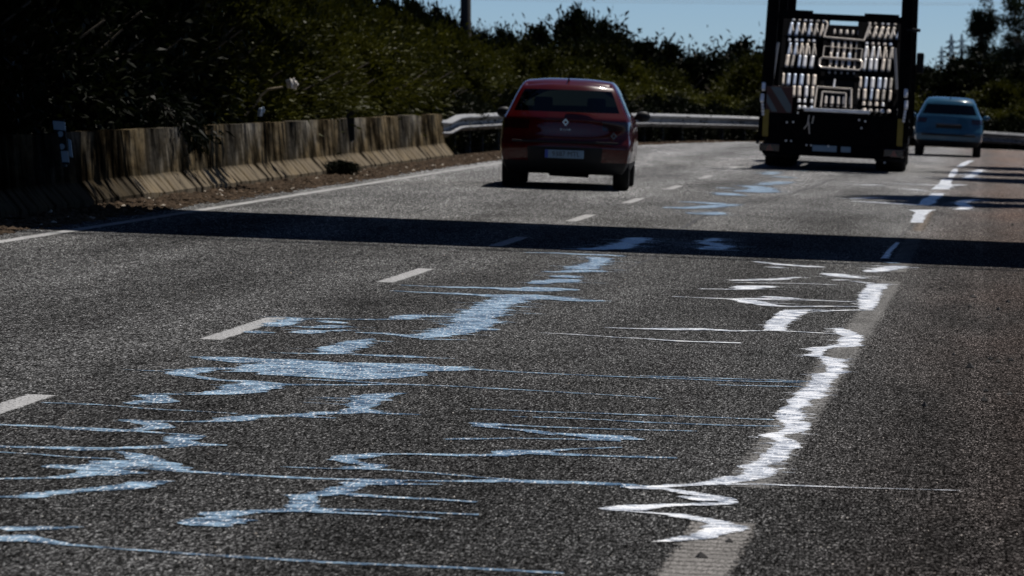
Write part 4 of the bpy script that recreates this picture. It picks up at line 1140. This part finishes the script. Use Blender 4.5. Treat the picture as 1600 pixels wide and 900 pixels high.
# ---- red hatchback
def red_car():
    root = place_car('hatchback_car', 880, 296.5, 0.05, 0.0, 'red five door hatchback driving away in the left lane')
    rows = [  # z, half width, rear y, front y, corner setback, end taper
        (0.215, 0.80, 0.18, 3.92, 0.10, 0.06), (0.36, 0.885, 0.02, 4.06, 0.14, 0.05), (0.60, 0.905, -0.03, 4.08, 0.16, 0.05), (0.66, 0.90, 0.03, 4.02, 0.17, 0.06),
        (0.80, 0.90, 0.03, 3.80, 0.20, 0.07), (0.945, 0.875, 0.045, 3.05, 0.20, 0.06), (0.965, 0.845, 0.06, 2.98, 0.20, 0.06), (1.405, 0.645, 0.41, 2.05, 0.14, 0.04), (1.485, 0.57, 0.46, 1.90, 0.12, 0.05)]
    jt = [0, .06, .16, .34, .52, .72, .88, .96, 1]
    cols = [-1, -.985, -.56, -.30, 0, .30, .56, .985, 1]
    def assign(side, a, b):
        if side == 'rear':
            if b == 6 and 1 <= a <= 6: return 'rear_window'
            if b in (4, 5) and b == 4 and a in (0, 1, 6, 7): return 'tail_light'
            if b == 1 and 2 <= a <= 5: return 'bumper_insert'
            if b == 0: return 'bumper_insert'
            if b == 3 and False: return 'body'
        if side == 'front':
            if b == 6: return 'windscreen'
            if b == 3 and a in (0, 1, 6, 7): return 'headlight'
            if b <= 1: return 'bumper_insert'
        if side in ('left', 'right'):
            if b == 6 and 1 <= a <= 6: return 'side_window'
            if b == 4 and a == 0: return 'tail_light'
            if b == 0: return 'bumper_insert'
        if side == 'bottom': return 'bumper_insert'
        return 'body'
    car_body(root, 1.73, 4.06, rows, jt, cols, assign, None, {'body': M['red_paint'], 'rear_window': M['glass'], 'tail_light': M['lamp_dark'], 'bumper_insert': M['black_plastic'], 'windscreen': M['glass_clear'], 'headlight': M['chrome'], 'side_window': M['glass']})
    for x in (-.745, .745):
        for y in (0.72, 3.28): wheel(root, x, y, 0.312, 0.215, 1 if x > 0 else -1)
    # roof spoiler, rear shut line, bumper crease
    bm = bmesh.new(); box(bm, (0, -.005, .635), (1.42, .03, .028), None, .006); from_bm('shut_line', bm, M['black_plastic'], root)
    # number plate
    bm = bmesh.new(); box(bm, (0, -.035, .475), (.52, .012, .11), None, .004); pl = from_bm('number_plate', bm, M['plate'], root)
    bm = bmesh.new(); box(bm, (-.238, -.044, .475), (.04, .006, .105)); from_bm('blue_band', bm, M['plate_blue'], pl)
    text_mesh('plate_text', '9387 MTL', .098, M['plate_ink'], pl, (.02, -.0425, .475), (math.pi / 2, 0, 0), .0015, 0.92)
    # diamond badge, model lettering, small sticker
    def diamond(nm, x, z, wd, ht, y, m, hole):
        bm = bmesh.new()
        o_ = [bm.verts.new((x + a * wd / 2, y, z + b * ht / 2)) for a, b in ((0, 1), (1, 0), (0, -1), (-1, 0))]
        i_ = [bm.verts.new((x + a * wd / 2 * hole, y, z + b * ht / 2 * hole)) for a, b in ((0, 1), (1, 0), (0, -1), (-1, 0))]
        fs = [bm.faces.new((o_[k], o_[(k + 1) % 4], i_[(k + 1) % 4], i_[k])) for k in range(4)]
        e = bmesh.ops.extrude_face_region(bm, geom=fs); bmesh.ops.translate(bm, verts=[q for q in e['geom'] if isinstance(q, bmesh.types.BMVert)], vec=(0, -.012, 0))
        return from_bm(nm, bm, m, root)
    diamond('badge', 0, .90, .085, .105, 0.022, M['chrome'], .45)
    text_mesh('model_lettering', 'C L I O', .04, M['chrome'], root, (0, .012, .80), (math.pi / 2, 0, 0), .004, 1.15)
    diamond('sticker', .645, .735, .085, .10, 0.085, M['board_white'], .5)
    # mirrors, aerial, wiper, door handles
    for sx in (-1, 1):
        bm = bmesh.new(); bmesh.ops.create_uvsphere(bm, u_segments=16, v_segments=10, radius=1)
        bmesh.ops.transform(bm, matrix=Matrix.Translation((sx * .965, 2.62, .99)) @ Matrix.Diagonal((.105, .07, .075, 1)), verts=bm.verts)
        mr = from_bm('door_mirror', bm, M['black_plastic'], root, True)
        bm = bmesh.new(); bar(bm, (sx * .80, 2.66, .95), (sx * .92, 2.63, .97), .05, .04); from_bm('mirror_arm', bm, M['black_plastic'], mr)
        for y in (1.25, 2.2):
            bm = bmesh.new(); box(bm, (sx * .893, y, .86), (.03, .2, .03), None, .008); from_bm('door_handle', bm, M['red_paint'], root)
    bm = bmesh.new(); bar(bm, (0, .62, 1.45), (0, .5, 1.515), .03, .01, 8); from_bm('aerial', bm, M['black_plastic'], root)
    bm = bmesh.new(); bar(bm, (.0, .10, 1.04), (.42, .115, 1.055), .018, .012); from_bm('wiper', bm, M['black_plastic'], root)
    bm = bmesh.new(); bar(bm, (-.45, .12, .24), (-.45, .35, .24), .06, .06, 12); bar(bm, (-.2, .3, .235), (.3, .5, .22), .12, .12, 10); from_bm('exhaust', bm, M['black_steel'], root)
    seats(root, 1.35, 1.7, .72); 
    bm = bmesh.new(); box(bm, (0, .9, .8), (1.2, .12, .35), Euler((.2, 0, 0)), .04); rb = from_bm('rear_bench', bm, M['seat'], root)
    bm = bmesh.new(); box(bm, (0, 2.75, .88), (1.3, .4, .16), None, .04); from_bm('dashboard', bm, M['black_plastic'], root)
    bm = bmesh.new(); box(bm, (0, 2.0, .23), (1.45, 3.3, .05)); from_bm('underbody', bm, M['black_steel'], root)
red_car()

# ---- pale blue hatchback
def blue_car():
    root = place_car('hatchback_car', 1480, 245.0, 0.0, 0.016, 'pale blue hatchback driving away round the bend right of the truck')
    root.scale = (0.91, 0.88, 0.855)
    rows = [
        (0.26, 0.74, 0.16, 3.75, 0.10, 0.06), (0.40, 0.83, 0.00, 3.88, 0.14, 0.06), (0.62, 0.85, -0.04, 3.90, 0.15, 0.06), (0.70, 0.845, 0.02, 3.86, 0.16, 0.06),
        (0.86, 0.84, 0.05, 3.66, 0.18, 0.07), (1.00, 0.81, 0.08, 2.98, 0.18, 0.06), (1.035, 0.78, 0.09, 2.92, 0.18, 0.06), (1.40, 0.62, 0.32, 2.05, 0.14, 0.04), (1.535, 0.55, 0.36, 1.92, 0.12, 0.05)]
    jt = [0, .06, .16, .34, .52, .72, .88, .96, 1]
    cols = [-1, -.94, -.72, -.40, 0, .40, .72, .94, 1]
    def assign(side, a, b):
        if side == 'rear':
            if b == 6 and 1 <= a <= 6: return 'rear_window'
            if b == 4 and a in (0, 1, 6, 7): return 'tail_light'
            if b == 0: return 'bumper_insert'
        if side == 'front':
            if b == 6: return 'windscreen'
            if b == 3 and a in (0, 1, 6, 7): return 'headlight'
            if b <= 1: return 'bumper_insert'
        if side in ('left', 'right'):
            if b == 6 and 1 <= a <= 6: return 'side_window'
            if b == 4 and a == 0: return 'tail_light'
            if b == 0: return 'bumper_insert'
        if side == 'bottom': return 'bumper_insert'
        return 'body'
    car_body(root, 1.65, 3.9, rows, jt, cols, assign, None, {'body': M['blue_paint'], 'rear_window': M['glass'], 'tail_light': M['lamp_dark'], 'bumper_insert': M['black_plastic'], 'windscreen': M['glass_clear'], 'headlight': M['chrome'], 'side_window': M['glass']})
    for x in (-.70, .70):
        for y in (0.66, 3.12): wheel(root, x, y, 0.30, 0.20, 1 if x > 0 else -1)
    bm = bmesh.new(); box(bm, (0, .01, .785), (.62, .025, .10), None, .01); from_bm('plate_recess', bm, M['black_plastic'], root)
    bm = bmesh.new(); box(bm, (0, -.03, .56), (1.3, .03, .05), None, .01); from_bm('bumper_strip', bm, M['black_plastic'], root)
    for sx in (-1, 1):
        bm = bmesh.new(); bmesh.ops.create_uvsphere(bm, u_segments=14, v_segments=8, radius=1)
        bmesh.ops.transform(bm, matrix=Matrix.Translation((sx * .90, 2.55, 1.02)) @ Matrix.Diagonal((.09, .06, .065, 1)), verts=bm.verts)
        from_bm('door_mirror', bm, M['blue_paint'], root, True)
    bm = bmesh.new(); bar(bm, (0, .52, 1.5), (0, .42, 1.57), .03, .01, 8); from_bm('aerial', bm, M['black_plastic'], root)
    seats(root, 1.35, 1.6, .76)
    bm = bmesh.new(); box(bm, (0, .85, .82), (1.1, .12, .35), Euler((.2, 0, 0)), .04); from_bm('rear_bench', bm, M['seat'], root)
    bm = bmesh.new(); box(bm, (0, 1.95, .27), (1.35, 3.1, .05)); from_bm('underbody', bm, M['black_steel'], root)
blue_car()

# ---- car transporter seen from behind, its loading ramp folded up
def truck():
    p = P(1299, 267.3)
    root = tag(empty('car_transporter', tuple(p), (0, TILT + 0.012, 0)), 'empty car transporter truck seen from behind with its slatted ramp raised', 'truck')
    def mk(nm, fn, mat, par=root, smooth=False):
        bm = bmesh.new(); fn(bm); return from_bm(nm, bm, mat, par, smooth)
    bk, gy, al, at_ = M['black_steel'], M['grey_steel'], M['alu'], M['alu_tube']
    # chassis, cab and wheels
    mk('chassis', lambda b: (box(b, (0, 4.6, .72), (.9, 8.6, .28)), box(b, (0, .35, .86), (2.2, .5, .34)), box(b, (0, 2.5, 1.0), (2.4, 4.4, .10))), gy)
    for sx in (-1, 1):
        for y, rr_ in ((1.9, .40), (2.9, .40), (8.3, .45)):
            wheel(root, sx * (.99 if y < 5 else 1.05), y, rr_, .52 if y < 5 else .3, sx)
        mk('mudflap', lambda b: box(b, (sx * .99, 1.38, .44), (.56, .02, .50)), M['black_plastic'])
        mk('mudguard', lambda b: [bar(b, (sx * .99 - .29, 2.4 + 1.05 * math.cos(a), .42 + .52 * math.sin(a)), (sx * .99 + .29, 2.4 + 1.05 * math.cos(a), .42 + .52 * math.sin(a)), .36, .02) for a in [math.pi * q / 8 for q in range(9)]], M['black_plastic'])
        mk('side_skirt', lambda b: box(b, (sx * 1.2, 5.4, .7), (.05, 3.6, .5), None, .02), gy)
    cab = mk('cab', lambda b: (box(b, (0, 8.6, 1.45), (2.4, 1.9, 1.8), None, .12), box(b, (0, 8.6, 2.36), (2.2, 1.5, .25), Euler((.05, 0, 0)), .08)), gy)
    mk('windscreen', lambda b: box(b, (0, 9.545, 1.8), (2.1, .03, .8), None, .01), M['glass'], cab)
    for sx in (-1, 1):
        mk('cab_mirror', lambda b: box(b, (sx * 1.33, 9.1, 2.0), (.14, .1, .4), None, .03), M['black_plastic'], cab)
        mk('cab_window', lambda b: box(b, (sx * 1.205, 8.9, 1.95), (.02, .8, .6), None, .005), M['glass'], cab)
        mk('headlamp', lambda b: box(b, (sx * .85, 9.56, .9), (.4, .04, .2), None, .01), M['chrome'], cab)
    # upright posts and upper deck
    for x0, x1, wd in ((-1.20, -1.115, .22), (1.215, 1.175, .18)):
        mk('post', lambda b: bar(b, (x0, -.30, .55), (x1, -.30, 3.95), wd, .20), bk)
        mk('post', lambda b: bar(b, (x0, 3.6, .6), (x1, 3.6, 3.8), .16, .16), bk)
        mk('post', lambda b: bar(b, (x0, 7.2, .6), (x1, 7.2, 3.7), .16, .16), bk)
    mk('crossbar', lambda b: (box(b, (0, -.30, 2.68), (2.20, .12, .11)), box(b, (-.72, -.3, 2.75), (.55, .1, .06)), box(b, (.75, -.3, 2.745), (.6, .1, .06))), bk)
    mk('lower_track', lambda b: [box(b, (x, 4.4, 1.08), (.6, 6.6, .05)) for x in (-.78, .78)], gy)
    mk('marker_lamp', lambda b: (box(b, (1.36, -.48, 2.52), (.15, .07, .06), None, .02), bar(b, (1.2, -.48, 2.52), (1.32, -.48, 2.52), .03)), M['black_plastic'])
    for sx in (-1, 1):
        mk('rod', lambda b: bar(b, (sx * 1.02 - .02, .02, 2.2), (sx * 1.09 - .02, -.12, 1.48), .05, .05, 8), at_)
        mk('latch', lambda b: (box(b, (sx * 1.235 + .0, -.45, 1.42), (.065, .07, .15), Euler((-.5, 0, 0)), .02), box(b, (sx * 1.25, -.46, 1.22), (.065, .07, .16), Euler((-.5, 0, 0)), .02)), al)
        mk('chain', lambda b: [box(b, (sx * (1.245 - .006 * q), -.46, 1.16 - .055 * q), (.045, .03, .045), Euler((-.5, .5 * q, .3)), .008) for q in range(5)], al)
    # folded ramp: dark frame leaning forward, bright slats across it
    lean = math.radians(33)
    ca, sa = math.cos(lean), math.sin(lean)
    zr0 = 1.03
    tl = .84
    def rp(x, z, d=0.0):    # point of the ramp face at height z, d out of the face towards the rear
        h = z - zr0
        return Vector((x, -.38 + h * tl - d, z))
    tl = .84
    Rr = Euler((-math.atan(tl), 0, 0))
    mk('ramp_back_plate', lambda b: [box(b, rp(x, 1.82, -.12), (.74, .015, 2.2), Rr) for x in (-.56, .68)] + [box(b, rp(.07, 2.16, -.12), (.60, .015, 1.05), Rr)], bk)
    mk('ramp_frame', lambda b: ([bar(b, rp(x, 1.05), rp(x, 2.66), .07, .10) for x in (-.97, -.24, .36, 1.06)] + [bar(b, rp(-.98, z), rp(1.07, z), .075, .09) for z in (1.135, 1.72, 2.29)] + [bar(b, rp(-.3, 1.62), rp(.42, 1.62), .14, .07)]), bk)
    slat_cache = {}; rg = random.Random(6)
    def slat(x, z0, z1, wd=.055, mat=None, lean_x=0.0, d=.03):
        mat = mat if mat is not None and mat is not al else rg.choice([al, al, M['alu_warm'], M['alu_warm'], M['alu_blue'], M['alu_dull']])
        lean_x += rg.uniform(-.05, .05); wd = wd * rg.choice([.82, 1.0, 1.12])
        L = round((z1 - z0) * math.sqrt(1 + tl * tl), 2); key = (L, wd, mat.name)
        if key not in slat_cache:
            bm = bmesh.new()
            n = 10
            wd *= 1.08; prof = [(-wd / 2, 0.0), (-wd * .40, .016), (0, .021), (wd * .40, .016), (wd / 2, 0.0)]
            rings = []
            for q in range(n + 1):
                t = q / n; s = min(1, math.sin(math.pi * min(max(t, .05), .95)) * 4.0); zc = L * (t - .5)
                rings.append([bm.verts.new((a * (.55 + .45 * s), -o_ * s - .001, zc)) for a, o_ in prof] + [bm.verts.new((0, .012, zc))])
            for r0, r1 in zip(rings[:-1], rings[1:]):
                for k in range(6): bm.faces.new((r0[k], r0[(k + 1) % 6], r1[(k + 1) % 6], r1[k]))
            bm.faces.new(rings[0]); bm.faces.new(list(reversed(rings[-1])))
            o = from_bm('ramp_slat', bm, mat, root, True); slat_cache[key] = o.data
        else: o = link('ramp_slat', slat_cache[key], None, root)
        o.location = rp(x, (z0 + z1) / 2, d); o.rotation_euler = (Rr.x, lean_x, 0)
    pitch = .108
    for q in range(6):
        for side, x0 in (('l', -.885), ('r', .47)):
            x = x0 + q * pitch
            j = lambda: rg.uniform(-.012, .012)
            k = -.02 if side == 'l' else .02
            slat(x + .05 + j(), 2.60, 2.66, .05); 
            slat(x + .03 + j(), 2.34 + j(), 2.57, .05, al, .16 if side == 'l' else .26)
            slat(x + .055, 2.40, 2.54, .03, at_, -.25)
            if q < 5:
                slat(x + .02 + j(), 2.235, 2.29, .055)
                slat(x + .015 + j(), 1.98, 2.21, .05, al, .10); slat(x + .055, 2.00, 2.16, .025, at_, -.12)
                slat(x + .0 + j(), 1.775, 2.0, .06, al, .06)
            slat(x - .045 + j(), 1.46, 1.665, .062)
            if side == 'r' or q > 1: slat(x - .055 + j(), 1.265, 1.455, .055)
            if side == 'l' and q > 2 or side == 'r' and 0 < q < 5: slat(x - .06 + j(), 1.14, 1.235, .058)
            if side == 'l' and q > 2 or side == 'r' and q > 0: slat(x - .05 + j(), 1.065, 1.115, .07)
    for q in range(5):
        x = -.11 + q * pitch
        slat(x, 2.06, 2.28, .045, at_); slat(x - .01, 1.84, 2.08, .05, al); slat(x - .02, 1.70, 1.84, .045, at_)
        slat(x - .04, 1.13, 1.31, .06, at_); slat(x + .02, 2.40, 2.48, .05, at_)
    # tubular stirrups in the middle of the ramp
    def tube(nm, pts, wd, mat=at_, close=False):
        P_ = [rp(x, z, .07) for x, z in pts]
        if close: P_.append(P_[0])
        mk(nm, lambda b: [bar(b, a, c, wd, wd, 8) for a, c in zip(P_[:-1], P_[1:])], mat)
    tube('ramp_stirrup', [(-.27, 2.64), (-.22, 2.58), (-.27, 2.34), (.44, 2.31), (.50, 2.53), (.53, 2.61)], .035)
    tube('ramp_stirrup', [(-.26, 1.98), (.39, 1.96), (.43, 1.93), (.43, 1.82), (.39, 1.78), (-.27, 1.80), (-.31, 1.83), (-.31, 1.94)], .04, at_, True)
    tube('ramp_stirrup', [(-.26, 2.0), (-.25, 2.18)], .018); tube('ramp_stirrup', [(.41, 1.98), (.42, 2.16)], .018)
    tube('ramp_stirrup', [(-.25, 2.18), (.42, 2.16)], .012)
    tube('ramp_stirrup', [(-.34, 1.10), (-.32, 1.46), (.28, 1.45), (.30, 1.12)], .032)
    tube('ramp_stirrup', [(-.23, 1.12), (-.22, 1.38), (.19, 1.37), (.20, 1.12)], .028)
    tube('ramp_stirrup', [(-.03, 1.46), (-.02, 1.60)], .035, al)
    mk('ramp_sill', lambda b: box(b, rp(.06, 1.06, .10), (1.15, .08, .06), None, .012), al)
    # tail: bumper, hazard board, reflectors, lamps, plates
    mk('tail_frame', lambda b: (box(b, (0, -.28, .62), (2.30, .30, .56), None, .02), box(b, (0, -.36, .93), (2.36, .12, .12), None, .02), box(b, (0, -.40, .36), (2.42, .10, .20), None, .02)), bk)
    mk('underrun_bar', lambda b: box(b, (0, -.30, .30), (2.0, .08, .10), None, .02), bk)
    mk('hydraulic_hose', lambda b: [bar(b, a, c, .022, .022, 6) for a, c in (((-.42, -.47, .96), (-.44, -.48, .80)), ((-.44, -.48, .80), (-.50, -.46, .72)), ((-.42, -.48, .84), (-.40, -.47, .64)), ((-.34, -.46, .95), (-.36, -.46, .82)))], at_)
    mk('coupling', lambda b: [box(b, c, (.03, .03, .03), None, .008) for c in ((-.80, -.46, .82), (-.69, -.46, .83), (-.80, -.46, .50), (-.71, -.46, .50), (-.44, -.46, .44), (-.36, -.46, .44), (-.06, -.46, .44), (.45, -.46, .92), (.56, -.46, .9), (.50, -.46, .78), (-.62, -.46, .99))], al)
    hb = mk('hazard_board', lambda b: box(b, (-.955, -.42, 1.21), (.46, .025, .46), None, .006), M['board_red'])
    def stripe(b, s):
        vs = [bm_v for bm_v in ((-.955 + u, -.436, 1.21 + v_) for u, v_ in s)]
        f = b.faces.new([b.verts.new(q) for q in vs]); e = bmesh.ops.extrude_face_region(b, geom=[f])
        bmesh.ops.translate(b, verts=[q for q in e['geom'] if isinstance(q, bmesh.types.BMVert)], vec=(0, .004, 0))
    mk('board_stripe', lambda b: stripe(b, [(-.16, .215), (.02, .215), (.215, -.10), (.215, -.215), (.14, -.215)][:5]), M['board_white'], hb)
    mk('board_stripe', lambda b: stripe(b, [(-.215, .10), (-.215, -.06), (-.12, -.215), (-.02, -.215)]), M['board_white'], hb)
    for sx, z0, z1 in ((-1, .56, 1.03), (1, .50, .97)):
        mk('yellow_reflector', lambda b: box(b, (sx * 1.17, -.445, (z0 + z1) / 2), (.10, .02, z1 - z0), None, .004), M['yellow'])
        tl_ = mk('tail_lamp', lambda b: box(b, (sx * 1.08, -.46, .37), (.36, .05, .14), None, .015), M['lamp_dark'])
        def tri(b):
            vs = [b.verts.new((sx * 1.08 + a, -.49, .37 + c)) for a, c in ((-.07, -.055), (.07, -.055), (0, .065))]
            f = b.faces.new(vs); e = bmesh.ops.extrude_face_region(b, geom=[f]); bmesh.ops.translate(b, verts=[q for q in e['geom'] if isinstance(q, bmesh.types.BMVert)], vec=(0, .01, 0))
        mk('triangle_reflector', tri, M['lamp_red'], tl_)
        mk('side_lamp', lambda b: box(b, (sx * 1.30, -.3, .45), (.06, .08, .06), None, .015), M['black_plastic'])
    mk('number_plate', lambda b: box(b, (-.125, -.462, .395), (.42, .012, .105), None, .003), M['plate'])
    mk('number_plate', lambda b: box(b, (.245, -.462, .395), (.17, .012, .095), None, .003), M['plate'])
    mk('hub_glint', lambda b: box(b, (.93, -.42, .2), (.03, .03, .03), None, .008), al)
truck()
